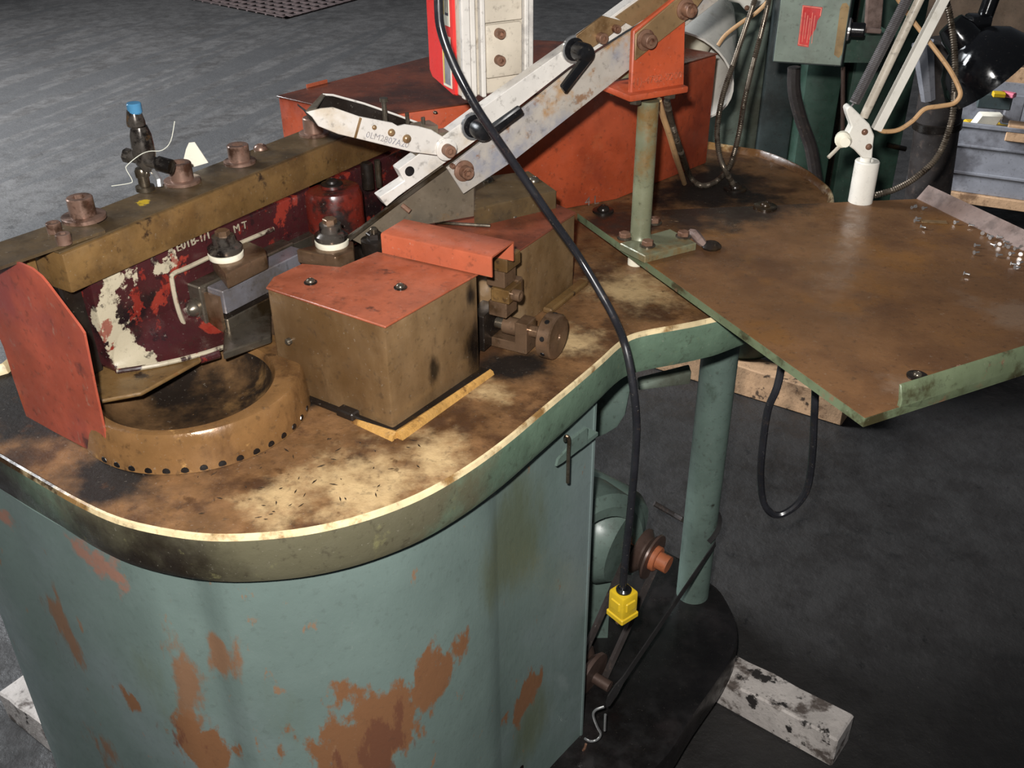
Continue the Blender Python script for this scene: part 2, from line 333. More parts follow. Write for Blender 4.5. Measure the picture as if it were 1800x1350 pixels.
def cap_screw():     # unit head: radius 1, height 1.1, hex socket
    b = B(); h = []
    hx = [(.55*math.cos(math.pi*k/3), .55*math.sin(math.pi*k/3)) for k in range(6)]
    n = 24; ring = lambda r, z: [V((r*math.cos(2*math.pi*k/n), r*math.sin(2*math.pi*k/n), z)) for k in range(n)]
    def hexr(z):
        out = []
        for k in range(n):
            a, t = divmod(k, 4); p, q = hx[a], hx[(a+1)%6]; t /= 4
            out.append(V((p[0]*(1-t)+q[0]*t, p[1]*(1-t)+q[1]*t, z)))
        return out
    b.loft([ring(1,0), ring(1,1.36), ring(.92,1.45), hexr(1.45), hexr(.85)]); return b
def hex_head():
    b = B(); n = 6; ring = lambda r, z: [V((r*math.cos(2*math.pi*k/n), r*math.sin(2*math.pi*k/n), z)) for k in range(n)]
    b.loft([ring(1,0), ring(1,.6), ring(.88,.7)]); return b
def washer(): return B().lathe([(1,0),(1,.16),(.92,.2)], (0,0,0), n=24)
def dome_screw(): return B().lathe([(1,0),(.95,.3),(.75,.55),(.4,.7),(.35,.62),(.001,.62)], (0,0,0), n=16)
def bolt(parent, p, ax=(0,0,1), r=.012, mat_=None, wr=0, key='cap', name='bolt', wm=None):
    mat_ = mat_ or M_bolt; p = V(p); a = V(ax).normalized()
    bld = {'cap':cap_screw,'hex':hex_head,'dome':dome_screw}[key]
    h = 0
    if wr: h = wr*.2
    o = inst(parent, name, key, bld, mat_, p+a*h, ax, random.random(), r)
    if wr: inst(parent, 'washer', 'washer', washer, wm or mat_, p, ax, 0, wr)
    return o
def text_mesh(parent, name, txt, origin, xdir, ydir, size, depth, mat_, align='LEFT', label=None):
    cu = bpy.data.curves.new(name, 'FONT'); cu.body = txt; cu.size = size; cu.extrude = depth; cu.align_x = align; cu.resolution_u = 2
    t = bpy.data.objects.new(name, cu); COL.objects.link(t)
    me = bpy.data.meshes.new_from_object(t.evaluated_get(bpy.context.evaluated_depsgraph_get()))
    bpy.data.objects.remove(t); me.name = name; me.materials.clear(); me.materials.append(mat_)
    o = bpy.data.objects.new(name, me); COL.objects.link(o); o.parent = parent
    x, y = V(xdir).normalized(), V(ydir).normalized(); z = x.cross(y).normalized(); y = z.cross(x)
    mw = Matrix((x,y,z)).transposed().to_4x4(); mw.translation = V(origin) - root_of(parent).location
    o.matrix_local = mw
    if label: o['label'] = label
    return o
# ================================================================== SETTING
b = B(); b.extr([(-14,-2,0),(14,-2,0),(14,18,0),(-14,18,0)], (0,0,-.1)); struct('floor', b, M_floor)
# ------------------------------------------------------------------ floor grate
g0 = P(503,34,0); gr = (P(592,10,0)-g0); gl = (P(345,2,0)-g0); gr = gr.normalized()*1.15; gl = gl.normalized()*1.9
t = thing('floor_grate', 'rusty square-holed drain grate let into the dark floor', 'grate', g0)
gx, gy = gr.normalized(), gl.normalized()
b = B()
for o, a, c in ((g0, gr, gy*.05),(g0+gl-gy*.05, gr, gy*.05),(g0, gl, gx*.05),(g0+gr-gx*.05, gl, gx*.05)): b.box(o, a, c, (0,0,.012))
part(t, 'frame', b, M_iron)
b = B(); b.box(g0, gr, gl, (0,0,.003)); part(t, 'pit_shade_sheet', b, M_base)  # flat black sheet standing in for the shade between the bars
def rail(): return B().box((0,-.02,0),(0,.04,0),(0,0,.01),(1,0,0))
for k in range(1,14):
    p = g0+gl*(k/14)+V((0,0,.003)); o = inst(t,'bar','grate_bar',rail,M_iron,p,gx); 
    o.matrix_local = Matrix.Translation(p-g0) @ gx.to_track_quat('X','Z').to_matrix().to_4x4() @ Matrix.Diagonal((gr.length,1,1,1))
for k in range(1,10):
    p = g0+gr*(k/10)+V((0,0,.004)); o = inst(t,'cross_bar','grate_bar',rail,M_iron,p,gy)
    o.matrix_local = Matrix.Translation(p-g0) @ gy.to_track_quat('X','Z').to_matrix().to_4x4() @ Matrix.Diagonal((gl.length,1,1,1))
# ------------------------------------------------------------------ skid timbers
def timber(name, label, a, b_, wdir, wd, h, m_, ext=0):
    a, b_ = V(a), V(b_); d = (b_-a)
    bb = B(); nseg = 14; loops = []
    for i in range(nseg+1):
        p = a + d*(i/nseg); j = lambda s=.003: random.uniform(-s,s)
        loops.append([p+V((0,0,.001)), p+wdir*wd+V((0,0,.001)), p+wdir*(wd+j())+V((0,0,h+j())), p+wdir*wd*.5+V((0,0,h+j())), p+V((0,0,h+j()))+wdir*j()])
    bb.loft(loops); bb.bevel(.004,1)
    return solo(name, bb, m_, a, label, 'timber')
tA, tB = P(1461,1350,0), P(1248,1231,0); td = (tB-tA).normalized()
timber('skid_timber', 'weathered whitish timber skid poking out from under the black base', tA, tB+td*.55, V((td.y,-td.x,0)), .085, .082, M_wood)
t2A, t2B = P(1478,750,0), P(1290,692,0); td2 = (t2B-t2A).normalized()
timber('skid_timber', 'mottled tan and white timber on the floor behind the round leg', t2A, t2B+td2*.5, V((td2.y,-td2.x,0)), .09, .105, M_wood2)
t3A, t3B = P(15,1262,0), P(119,1347,0); td3 = (t3B-t3A).normalized()
timber('skid_timber', 'pale split timber end beside the lower left of the cabinet', t3A, t3B+td3*.3, V((-td3.y,td3.x,0)), .085, .085, M_wood)
# ================================================================== MACHINE
# ------------------------------------------------------------------ black base plate
pts = [P(u,v,.15) for u,v in [(1157,1348),(1222,1255),(1287,1158),(1297,1106),(1282,1060),(1245,1018)]]
pts += [V((.30,1.86,.15)), V((-.1,1.8,.15)), V((-.45,1.45,.15)), V((-.5,1.12,.15)), V((-.32,.98,.15)), V((-.05,1.06,.15)), V((.12,1.12,.15))]
loop = closed_path(pts, 4)
b = B(); b.loft([[p+V((0,0,-.065)) for p in loop], [p+V((0,0,-.012)) for p in loop], [p+V((0,0,-.003)) for p in offset2d(loop,.004)], offset2d(loop,.012)])
solo('machine_base_plate', b, M_base, V((0,1.4,.085)), 'black oil-soaked base plate with rounded end under the cabinet and leg', 'base plate')
# ------------------------------------------------------------------ support leg
LEG = P(1217,1043,.15)
t = thing('support_leg', 'green round tubular leg standing on the black base plate', 'leg', LEG)
b = B(); b.lathe([(.036,0),(.036,.79)], LEG, n=32); part(t, 'tube', b, M_green)
b = B(); b.lathe([(.058,.772),(.058,.79),(.04,.79)], LEG, n=24); part(t, 'top_flange', b, M_green)
# ------------------------------------------------------------------ pan table
rim_px = [(-118,716),(-62,767),(0,806),(60,841),(130,881),(200,913),(280,933),(370,944),(470,941),(560,929),(650,906),(740,871),(820,826),(890,776),(950,726),(1010,676),(1060,633),(1088,607),(1112,591),(1145,582),(1190,574),(1240,564),(1292,549)]
rim = [P(u,v,1.0) for u,v in rim_px] + [V((.47,1.50,1)), V((.58,1.68,1))] + [P(u,v,1.0) for u,v in [(1468,345),(1440,311),(1400,286),(1350,266),(1310,258)]]
rim += [V(p+(1,)) for p in [(.35,2.33),(.05,2.30),(-.25,2.1),(-.5,1.8),(-.68,1.5),(-.75,1.36)]] + [P(u,v,1.0) for u,v in [(0,637),(-80,646),(-130,676)]]
rim = closed_path(rim, 4)
def lvl(l, z): return [V((p.x,p.y,z)) for p in l]
PAN = thing('pan_table', 'S-curved machine table pan with raised lip and oily gold-brown top', 'machine table', V((0,1.5,.93)))
b = B(); b.loft([lvl(offset2d(rim,.03),.925), lvl(offset2d(rim,.006),.928), lvl(offset2d(rim,.001),.94), lvl(rim,.985), lvl(offset2d(rim,.001),.993)], cap=False); part(PAN, 'lip_wall', b, M_lip)
b = B(); b.loft([lvl(offset2d(rim,.001),.993), lvl(offset2d(rim,.003),.999), lvl(offset2d(rim,.006),1.0), lvl(offset2d(rim,.0095),.996), lvl(offset2d(rim,.013),Z0-.002)], cap=False); part(PAN, 'lip_edge', b, M_liptop, 'cream-gold top edge of the lip with its highlight painted in')
b = B(); inner = offset2d(rim,.012); b.extr(lvl(inner,Z0-.03), (0,0,.03)); part(PAN, 'top', b, M_table)
b = B(); b.extr(lvl(offset2d(rim,.03),.925), (0,0,.02)); part(PAN, 'underside', b, M_green)
# ------------------------------------------------------------------ cabinet
def lipb(u, v, off):
    p = P(u,v,.927); return p
cp = []
for u, v, off in [(1060,690,.012),(1020,726,.02),(970,772,.028),(905,832,.03),(870,859,.022),(800,905,.018),(700,955,.014),(600,986,.012),(500,1006,.010),(400,1011,.006),(365,1010,.008),(325,1005,.014),(285,998,.008),(240,987,.0),(150,955,.0),(60,908,.002),(0,872,.004)]:
    p = P(u,v,.927); cp.append((p,off))
line = [p for p,_ in cp]; path = []
for i,(p,off) in enumerate(cp):
    tt = (line[min(i+1,len(line)-1)]-line[max(i-1,0)]); tt.z = 0; tt.normalize()
    path.append(V((p.x+tt.y*off, p.y-tt.x*off, 0)))
path += [zed(P(u,v,.927),0) for u,v in ((-55,838),(-98,802),(-112,760),(-80,715))] + [V((-.66,1.38,0)), V((-.5,1.55,0)), V((-.3,1.65,0))]
path = path[:4]+smooth_path(path[3:],5)[1:]
CAB = thing('machine_cabinet', 'curved sheet-metal base cabinet in faded blue-green paint with rust patches', 'cabinet', V((-.2,1.2,.1)))
wall = []
for i, p in enumerate(path):
    tt = (path[min(i+1,len(path)-1)]-path[max(i-1,0)]).normalized(); wall.append(p+V((tt.y,-tt.x,0))*.004)
b = B(); b.extr([zed(p,.10) for p in path]+[zed(p,.10) for p in wall[::-1]], (0,0,.835)); part(CAB, 'shell', b, M_cab, ang=25)
# edge flange at open right end
e0, e1 = path[0], path[1]; ed = (e0-e1).normalized(); en = V((ed.y,-ed.x,0))
b = B(); b.box(zed(e0-ed*.004-en*.028,.10), ed*.005, en*.030, (0,0,.835)); part(CAB, 'edge_flange', b, M_cab)
# latch bracket and cotter
def CP(u, v, off=0): return PL(u, v, e0+en*off, en)
b = B(); a0 = CP(1028,752,.002); 
b.extr([CP(1029,750,.022), CP(1029,778,.022), CP(985,812,.022), CP(975,818,.022), CP(978,806,.022), CP(1000,782,.022), CP(998,774,.022)], en*.004)
b.extr([CP(1029,750,.0), CP(1029,756,.0), CP(998,780,.0), CP(998,772,.0)], en*.024)
lt = part(CAB, 'latch_bracket', b, M_green)
b = B(); b.tube(smooth_path([CP(993,774,.02),CP(995,767,.03),CP(1000,772,.034),CP(999,800,.034),CP(998,848,.030)],4), .0028, 8); part(lt, 'cotter_pin', b, M_steel, 'bare steel pin hanging in the latch')
b = B(); b.lathe([(.012,0),(.012,.004),(.009,.006)], CP(910,1352,.001), en); part(CAB, 'drain_boss', b, M_dark)
# ------------------------------------------------------------------ shield plate at left
sa, sb = P(47,732,Z0), P(195,815,Z0); sd = (sb-sa).normalized(); sn = V((sd.y,-sd.x,0))
out = [PL(u,v,sa,sn) for u,v in [(195,812),(168,797),(47,734),(24,668),(6,610),(-60,455),(0,453),(35,463),(55,472),(72,486),(82,498),(140,575),(147,586),(168,690)]]
solo('shield_plate', B().extr(out, -sn*.003), M_shield, sa, 'scuffed red-orange upright shield plate at the left end of the table', 'guard plate')
# ------------------------------------------------------------------ cross bar
ZB = 1.235
b0, b1 = P(108,445,ZB), P(600,243,ZB); bd = (b1-b0).normalized(); bn = V((bd.y,-bd.x,0))   # bn towards the viewer's right
BH = .055
bend = b1 + bd*.13
BAR = thing('cross_bar', 'long oily brown steel beam with big socket bolts along its top', 'steel beam', zed(b0,1.0))
b = B(); bw = .088
b.box(b0-bn*bw-Zx*BH, bd*(bend-b0).length, bn*bw, Zx*(BH-.002)); b.bevel(.003,2); part(BAR, 'beam', b, M_bar)
b = B(); b.box(b0-bn*(bw-.004)-Zx*.003, bd*(bend-b0).length, bn*(bw-.008), Zx*.003); b.bevel(.001,1); part(BAR, 'top_face', b, M_bartop)
# thin plate at left end lapping on the bar
pb0 = P(36,462,ZB+.002)
b = B(); b.extr([P(u,v,ZB+.001) for u,v in [(36,462),(-70,500),(-70,448),(0,431),(85,402),(150,384),(178,402),(186,410)]], Zx*.004); part(BAR, 'end_plate', b, M_bartop)
bolt(BAR, P(148,384,ZB+.005), r=.0165, wr=.028)
bolt(BAR, P(321,320,ZB), r=.0165, wr=.026)
bolt(BAR, P(422,286,ZB), r=.016, wr=.024)
bolt(BAR, P(552,236,ZB), r=.016, wr=.024)
bolt(BAR, P(97,408,ZB+.005), r=.009, name='small_screw'); bolt(BAR, P(114,428,ZB+.005), r=.009, name='small_screw')
bolt(BAR, P(458,262,ZB), r=.011, key='dome', name='plug')
# end column below the bar
b = B(); c0 = b0+bd*.004-bn*bw; b.box(zed(c0,Z0), bd*.034, bn*(bw-.03), Zx*(ZB-BH-Z0)); b.bevel(.003,1); part(BAR, 'end_column', b, M_dark)
b = B(); c0 = b0-bd*.018-bn*(bw-.012); b.box(zed(c0,Z0), bd*.012, bn*.03, Zx*(ZB-Z0-.004)); b.bevel(.002,1); part(BAR, 'plate_strut', b, M_bar)
b = B(); c1 = bend-bd*.09-bn*bw; b.box(zed(c1,Z0), bd*.08, bn*(bw-.012), Zx*(ZB-BH-Z0)); b.bevel(.003,1); part(BAR, 'far_column', b, M_dark)
# ------------------------------------------------------------------ oil valve on the bar
vp = P(256,334,ZB)
t = thing('oil_valve', 'small black brass-footed oil valve with blue cap standing on the beam', 'valve', vp)
def Vz(u, v): return PL(u,v,vp,V((0,-1,0)))
hz = lambda v: PY(256,v,vp.y).z-vp.z
b = B(); b.lathe([(.013,0),(.013,.006),(.008,.007),(.008,.02),(.010,.02),(.010,hz(300)),(.008,hz(295))], vp, n=16); part(t, 'stem', b, M_steel)
ax = (Vz(240,195)-Vz(258,290)).normalized()
b = B(); o = Vz(256,285); L_ = (Vz(240,222)-o).length; b.lathe([(.008,-.012),(.014,0),(.016,.012),(.0145,L_*.75),(.011,L_)], o, ax, 18); part(t, 'body', b, M_valve)
b = B(); o2 = Vz(240,222); b.lathe([(.008,-.003),(.0125,.002),(.0125,.006),(.009,.022),(.008,.024)], o2, ax, 18); part(t, 'nozzle', b, M_valve)
b = B(); o3 = Vz(237.5,197); b.lathe([(.0085,-.002),(.0098,0),(.0098,.011),(.0088,.0125),(.003,.0128)], o3, ax, 16); part(t, 'cap', b, M_blue, 'blue cap')
b = B(); ca, cb = Vz(219,272), Vz(292,285); cb.y -= .012; b.lathe([(.007,0),(.008,.002),(.008,(cb-ca).length-.004),(.0065,(cb-ca).length)], ca, cb-ca, 16)
b.lathe([(.0105,-.008),(.0105,.012)], cb, cb-ca, 16); b.lathe([(.010,.0),(.010,.008)], ca, cb-ca, 6); part(t, 'cross_tube', b, M_valve)
b = B(); b.tube([Vz(270,300), Vz(283,312)+V((0,-.01,0)), Vz(285,322)+V((0,-.012,0))], .005, 8); part(t, 'elbow', b, M_zinc)
th = smooth_path([PY(u,v,vp.y-.018) for u,v in [(196,327),(228,322),(232,316),(222,298),(224,290),(245,273),(262,266),(285,264),(300,248),(307,213)]], 4)
b = B(); b.tube(th, .00055, 5); solo('loose_thread', b, M_thread, th[0], 'pale bit of wire snagged on the oil valve', 'wire')
# paper scrap
b = B(); pp = P(340,292,ZB); q = lambda u,v: PL(u,v,pp-bn*.03,V((0,-1,0)))
b.extr([q(318,300),(q(327,262)),q(332,251),q(342,250),q(366,286)], V((0,.001,0))); solo('paper_scrap', b, M_paper, q(340,295), 'pale folded scrap of card standing behind the beam', 'card')
# ------------------------------------------------------------------ ram casting
RT = 1.178; RB = 1.045
ra = P(158,500,RT); rd = D(57.0); rn = V((rd.y,-rd.x,0)); 
def RP(u, v, off=0): return PL(u, v, ra+rn*off, rn)
RAM = thing('ram_casting', 'glossy dark red ram casting with chipped paint below the beam', 'casting', zed(RP(200,657),Z0))
top_end = ra + rd*.62
outl = [RP(158,500), RP(165,530), RP(180,585), RP(196,645), zed(RP(204,656),RB)]
far = [zed(ra+rd*.66, RB), zed(ra+rd*.66, RT)]
b = B(); b.extr([*outl, *far], -rn*.07); b.bevel(.004,2); part(RAM, 'face_plate', b, M_ram)
# moulded rim round the die pocket
rimp = smooth_path([RP(480,402,.004),RP(400,437,.004),RP(330,470,.004),RP(304,482,.005),RP(303,498,.006),RP(312,540,.008),RP(326,574,.010),RP(345,588,.016),RP(362,590,.028),RP(350,603,.03),RP(330,617,.024),RP(300,630,.016)],4)
b = B(); b.tube(rimp, [.0034]*len(rimp), 8); part(RAM, 'pocket_rim', b, M_chiprim)
# lower ledge: a fillet that sweeps out into a thin lip under the dies
fr = [P(u,v,RB) for u,v in [(206,656),(240,651),(280,644),(320,635),(360,624),(394,613),(425,598)]]
secs = []
for q_ in fr:
    w_ = max(.004,(q_-ra).dot(rn)); q0 = q_-rn*w_
    secs.append([q0-Zx*.001, q0+rn*w_-Zx*.001, q0+rn*w_+Zx*.007, q0+rn*w_*.6+Zx*.010, q0+rn*w_*.3+Zx*.018, q0+rn*w_*.1+Zx*.032, q0+Zx*.05])
b = B(); b.loft(secs); part(RAM, 'lower_ledge', b, M_ram)
b = B(); b.tube([q_+Zx*.003 for q_ in fr[:6]], .0035, 8); part(RAM, 'ledge_edge', b, M_chiprim, 'chipped pale lower edge')
b = B(); b.tube([P(350,630,RB-.004), P(384,620,RB-.004)], .008, 12); part(RAM, 'drip_boss', b, M_ram)
# rear boss
bc = P(584,328,RT); b = B(); b.lathe([(.046,-.085),(.046,-.012),(.042,-.002),(.036,0),(.018,0),(.017,.004),(.012,.004)], bc, n=28); part(RAM, 'pivot_boss', b, M_red)
bolt(RAM, bc+Zx*.003, r=.010, mat_=M_dark, key='dome', name='pivot_cap', wr=.017)
q0 = P(645,300,RT); b = B(); b.lathe([(.010,-.03),(.010,.012),(.008,.014)], q0, n=14); part(RAM, 'stop_pin', b, M_dark)
q0 = P(664,298,RT); b = B(); b.lathe([(.005,-.03),(.005,.016)], q0, n=10); part(RAM, 'stop_pin', b, M_steel)
# raised cast lettering along the top edge
text_mesh(RAM, 'cast_lettering', '4 E01B-1/1', RP(297,448,.0005), RP(380,414)-RP(297,448), Zx, .017, .001, M_chiprim, label='worn pale raised characters')
text_mesh(RAM, 'cast_lettering', 'M T', RP(411,410,.0005), RP(480,380)-RP(411,410), Zx, .016, .001, M_chiprim, label='worn pale raised characters')
# ------------------------------------------------------------------ dies and clamps
DZ = 1.117
da = P(391,513,DZ); dd = rd
DIE = thing('thread_die_block', 'stacked oily steel die blocks in the ram pocket beside the orange box lid', 'die block', zed(da,1.03))
dl = .17; dwd = .032
b = B(); b.box(da-rn*dwd-Zx*.036, dd*dl, rn*dwd, Zx*.036); b.bevel(.0015,1); part(DIE, 'upper_die', b, M_bsteel)
b = B(); b.box(da-rn*dwd-Zx*.043, dd*dl, rn*(dwd-.001), Zx*.0065); part(DIE, 'shim', b, M_dark)
b = B(); b.box(da-rn*dwd-Zx*.075, dd*dl, rn*dwd, Zx*.031); b.bevel(.0015,1); part(DIE, 'lower_die', b, M_steel)
b = B(); b.box(da-rn*(dwd+.03)-Zx*.075-dd*.012, dd*(dl+.02), rn*.029, Zx*.078); b.bevel(.002,1); part(DIE, 'back_block', b, M_steel)
b = B(); b.box(da-rn*(dwd+.001)-Zx*.07-dd*.006, dd*.005, rn*(dwd-.004), Zx*.062); part(DIE, 'end_stop', b, M_rsteel)
sp = PL(343,541,da-dd*.012,dd); b = B(); b.lathe([(.014,0),(.014,.003),(.012,.004),(.010,.010),(.006,.014),(.001,.015)], sp, -dd, 18); part(DIE, 'round_head_screw', b, M_steel)
b = B(); b.extr([P(u,v,1.046) for u,v in [(394,634),(478,604),(478,562),(395,592)]], Zx*.012); b.bevel(.002,1); part(DIE, 'guide_plate', b, M_steel)
def clamp(name, label, c, pts, ztop, h, m_):
    t = thing(name, label, 'clamp', zed(c, ztop-h))
    b = B(); b.extr([zed(P(u,v,ztop),ztop-h) for u,v in pts], Zx*h); b.bevel(.003,2); part(t, 'block', b, m_)
    c = V(c)
    b = B(); b.lathe([(.024,0),(.025,.002),(.025,.008),(.023,.009)], c, n=28); part(t, 'white_washer', b, M_whitep, 'white nylon washer')
    b = B(); b.lathe([(.0235,.009),(.0245,.011),(.0245,.017),(.0215,.019),(.0205,.020),(.0165,.022),(.016,.033),(.012,.034)], c, n=28); part(t, 'knurled_collar', b, M_valve)
    bolt(t, c+Zx*.034, r=.0105, mat_=M_rsteel, key='hex', name='nut')
    return t
clamp('die_clamp', 'bronze-tinted die clamp with white washer nearest the shield plate', P(398,452,1.144), [(363,440),(396,482),(469,446),(466,436),(440,424),(395,428)], 1.144, .024, M_rsteel)
clamp('die_clamp', 'steel die clamp with white washer behind the orange lid notch', P(584,430,1.140), [(520,438),(526,436),(560,428),(608,420),(622,424),(622,440),(596,450),(588,452)], 1.140, .022, M_rsteel)
# rear die strip between the clamps
ds = P(420,478,1.112); b = B(); b.extr([P(u,v,1.112) for u,v in [(468,430),(470,447),(524,425),(580,400),(565,385)]], -Zx*.05); b.bevel(.001,1)
solo('die_guide_strip', b, M_steel, zed(ds,1.04), 'flat dark steel guide strip between the two die clamps', 'steel strip')
# ------------------------------------------------------------------ round gear casting
gc = V((-.432,1.158,Z0)); 
GR = thing('round_hub_casting', 'bronze-coloured round hub casting with scalloped foot on the table', 'casting', gc)
R_ = .152
n = 96; c2 = V((-.434,1.140,Z0))
def rg(c, r, h): return [c+V((math.cos(a)*r, math.sin(a)*r, h)) for a in [2*math.pi*k/n for k in range(n)]]
b = B(); b.loft([rg(gc,r,h) for r,h in [(R_+.001,.001),(R_,.008),(R_-.003,.040),(R_-.005,.050),(R_-.008,.054),(R_-.012,.0555)]]+[rg(c2,.116,.055),rg(c2,.113,.052),rg(c2,.111,.046)], cap=False); part(GR, 'ring', b, M_bronze)
b = B(); b.loft([rg(c2,.111,.046),rg(c2,.107,.034),rg(c2,.098,.021),rg(c2,.083,.011),rg(c2,.06,.005),rg(c2,.001,.003)], cap=False); part(GR, 'bowl', b, M_hub)
def notch(): return B().lathe([(.0055,0),(.005,.0012),(.001,.0016)], (0,0,0), n=10)
for k in range(15):
    a = math.radians(-124+k*8.6); inst(GR, 'foot_hole', 'notch', notch, M_base, gc+V((math.cos(a)*(R_-.0006), math.sin(a)*(R_-.0006), .0045)), (math.cos(a),math.sin(a),0))
b = B(); b.extr([P(u,v,1.038) for u,v in [(160,655),(262,624),(380,605),(352,640),(250,697),(172,712)]], Zx*.006); b.bevel(.002,1); part(GR, 'top_web', b, M_bar)
# ------------------------------------------------------------------ front box A
AZ = 1.145
BXA = thing('die_cover_box', 'brown sheet-metal box with orange lid at the table front', 'cover box', zed(P(688,752,Z0),Z0))
fA, fB, fC = P(488,668,Z0), P(687,748,Z0), P(846,645,Z0)
lid_px = [(467,505),(480,487),(531,463),(598,469),(663,442),(842,480),(677,574)]
LZ = [P(u,v,AZ) for u,v in lid_px]
foot = [zed(LZ[0],Z0), zed(LZ[1],Z0), zed(LZ[2],Z0), zed(LZ[3],Z0), zed(LZ[4],Z0), zed(LZ[5],Z0), zed(LZ[6],Z0)]
cen = sum(foot, V((0,0,0)))/7
body = [cen+(p-cen)*.985 for p in foot]
b = B(); b.extr([p for p in body], Zx*(AZ-Z0-.0035)); b.bevel(.003,2,40); part(BXA, 'body', b, M_boxside)
b = B(); b.extr([zed(p,AZ-.0035) for p in LZ], Zx*.0035); b.bevel(.001,1); ld = part(BXA, 'lid', b, M_orange)
for u, v in ((546,497),(704,506)): bolt(ld, P(u,v,AZ), r=.0065, mat_=M_steel, key='dome', name='lid_screw', wr=.009, wm=M_dark)
fl_ = [cen+(p-cen)*1.07 for p in (foot[0],foot[6],foot[5])]
b = B(); b.extr([fl_[0], fl_[1], fl_[2], cen+(foot[4]-cen)*1.0, cen+(foot[1]-cen)*1.0], Zx*.008); b.bevel(.002,1); part(BXA, 'base_flange', b, M_dark)
b = B(); b.tube([fl_[0]+(fl_[1]-fl_[0])*.66, fl_[1]], [.005,.010], 8); b.tube([fl_[1], fl_[2]], [.010,.007], 8); part(BXA, 'sealant_bead', b, M_scale, 'tan sealant bead along the foot')
b = B(); c_ = fl_[0]+(fl_[1]-fl_[0])*.62; b.cbox(c_+Zx*.010, (fl_[1]-fl_[0]).normalized()*.03, (fl_[2]-fl_[1]).normalized()*.016, Zx*.012); b.bevel(.002,1); part(BXA, 'drain_stub', b, M_dark)
fn = (fB-fA).normalized(); fm = V((fn.y,-fn.x,0))
sp = PL(508,600,foot[0],V((fn.y,-fn.x,0))); b = B(); b.lathe([(.005,-.002),(.005,.003),(.003,.005)], sp, fm, 12); part(BXA, 'side_screw', b, M_steel)
bolt(BXA, P(843,655,Z0), r=.005, mat_=M_steel, key='dome', name='foot_screw')
# ------------------------------------------------------------------ rear box B
BZ = 1.12
BXB = thing('feed_cover_box', 'orange-topped brown cover box beside the knurled knob', 'cover box', zed(P(1005,506,Z0),Z0))
lb = [P(u,v,BZ) for u,v in [(900,449),(1013,373),(952,347),(745,389),(690,430),(800,470)]]
lb[5] = lb[0] + (lb[4]-lb[0])*.35 - D(57)*.02
cen = sum(lb, V((0,0,0)))/6
b = B(); b.extr([zed(cen+(p-cen)*.985,Z0) for p in lb], Zx*(BZ-Z0-.003)); b.bevel(.002,1,40); part(BXB, 'body', b, M_boxside)
b = B(); b.extr([zed(p,BZ-.003) for p in lb], Zx*.003); b.bevel(.0008,1); ld = part(BXB, 'lid', b, M_lidb)
bolt(ld, P(903,381,BZ), r=.006, mat_=M_steel, key='dome', name='lid_screw'); 
b = B(); b.tube([P(765,391,BZ+.003),P(862,397,BZ+.003)], .0028, 8); part(BXB, 'loose_rod', b, M_steel)
d_ = (lb[1]-lb[0]).normalized(); n_ = V((d_.y,-d_.x,0))
b = B(); b.box(zed(lb[0]+d_*.09,Z0), d_*.13, n_*.018, Zx*.010); b.bevel(.003,1); part(BXB, 'foot_flange', b, M_bar)
# raised block behind lid
b = B(); kb = [P(u,v,1.15) for u,v in [(833,368),(979,335),(930,300),(833,312)]]; b.extr([zed(p,Z0) for p in kb], Zx*(1.15-Z0)); b.bevel(.002,1)
t = thing('feed_block', 'oily dark brown block under the chute behind the orange-topped box', 'steel block', zed(kb[0],Z0)); part(t, 'body', b, M_bartop)
for u, v in ((858,318),(938,318)): bolt(t, P(u,v,1.15), r=.010, mat_=M_steel, key='dome', name='screw')
# ------------------------------------------------------------------ channel cover
KZ = 1.178
k0, k1, k2, k3 = (P(u,v,KZ) for u,v in [(669,410),(864,452),(901,424),(709,383)])
ux = (k1-k0).normalized(); uy = (k3-k0).normalized(); L_ = (k1-k0).length; W_ = .060; uy = V((-ux.y,ux.x,0)) if V((-ux.y,ux.x,0)).dot(uy)>0 else V((ux.y,-ux.x,0))
W_ = (k3-k0).dot(uy); tk = .0025; H_ = .030
prof = [(0,-H_),(0,-.003),(.001,-.001),(.003,0),(W_-.003,0),(W_-.001,-.001),(W_,-.003),(W_,-H_),(W_-tk,-H_),(W_-tk,-.004),(W_-.004,-tk),(.004,-tk),(tk,-.004),(tk,-H_)]
b = B(); b.extr([k0+uy*x+Zx*z for x,z in prof], ux*L_)
solo('channel_cover', b, M_orange_c, zed(k0,KZ-H_), 'bright orange folded channel cover bridging the two boxes', 'cover')
# ------------------------------------------------------------------ stack under the channel + adjusting screw
q = P(868,540,1.06); ADJ = thing('adjusting_screw', 'brown knurled adjusting knob and screw in a U bracket beside the boxes', 'adjuster', zed(P(900,610,Z0),Z0))
kc = P(970,590,1.023); ka = P(857,561,1.03); axs = V((ux.x,ux.y,0)); ay = V((-axs.y,axs.x,0))
# pieces measured from the knob centre back along the axis
def AX(s, side=0, z=0): return kc - axs*s + ay*side + Zx*z
b = B(); b.lathe([(.010,-.011),(.032,-.011),(.0345,-.009),(.0345,.009),(.032,.011),(.006,.011),(.005,.009),(.001,.009)], kc, axs, 40); kn = part(ADJ, 'knob', b, M_rsteel)
def hole(): return B().lathe([(.004,0),(.0035,.0008)], (0,0,0), n=10)
for k in range(8):
    a = k*math.pi/4+.5; rr = ay*math.cos(a)+Zx*math.sin(a); inst(kn, 'spanner_hole', 'hole', hole, M_base, kc+rr*.0343, rr)
b = B(); b.tube([AX(.011), AX(.045)], .009, 16); part(ADJ, 'shaft', b, M_rsteel)
prof = []
s = .04; rads = []
while s < .115: prof += [AX(s), AX(s+.0012)]; rads += [.0085,.0072]; s += .0024
b = B(); b.tube(prof, rads, 14); part(ADJ, 'threaded_rod', b, M_steel)
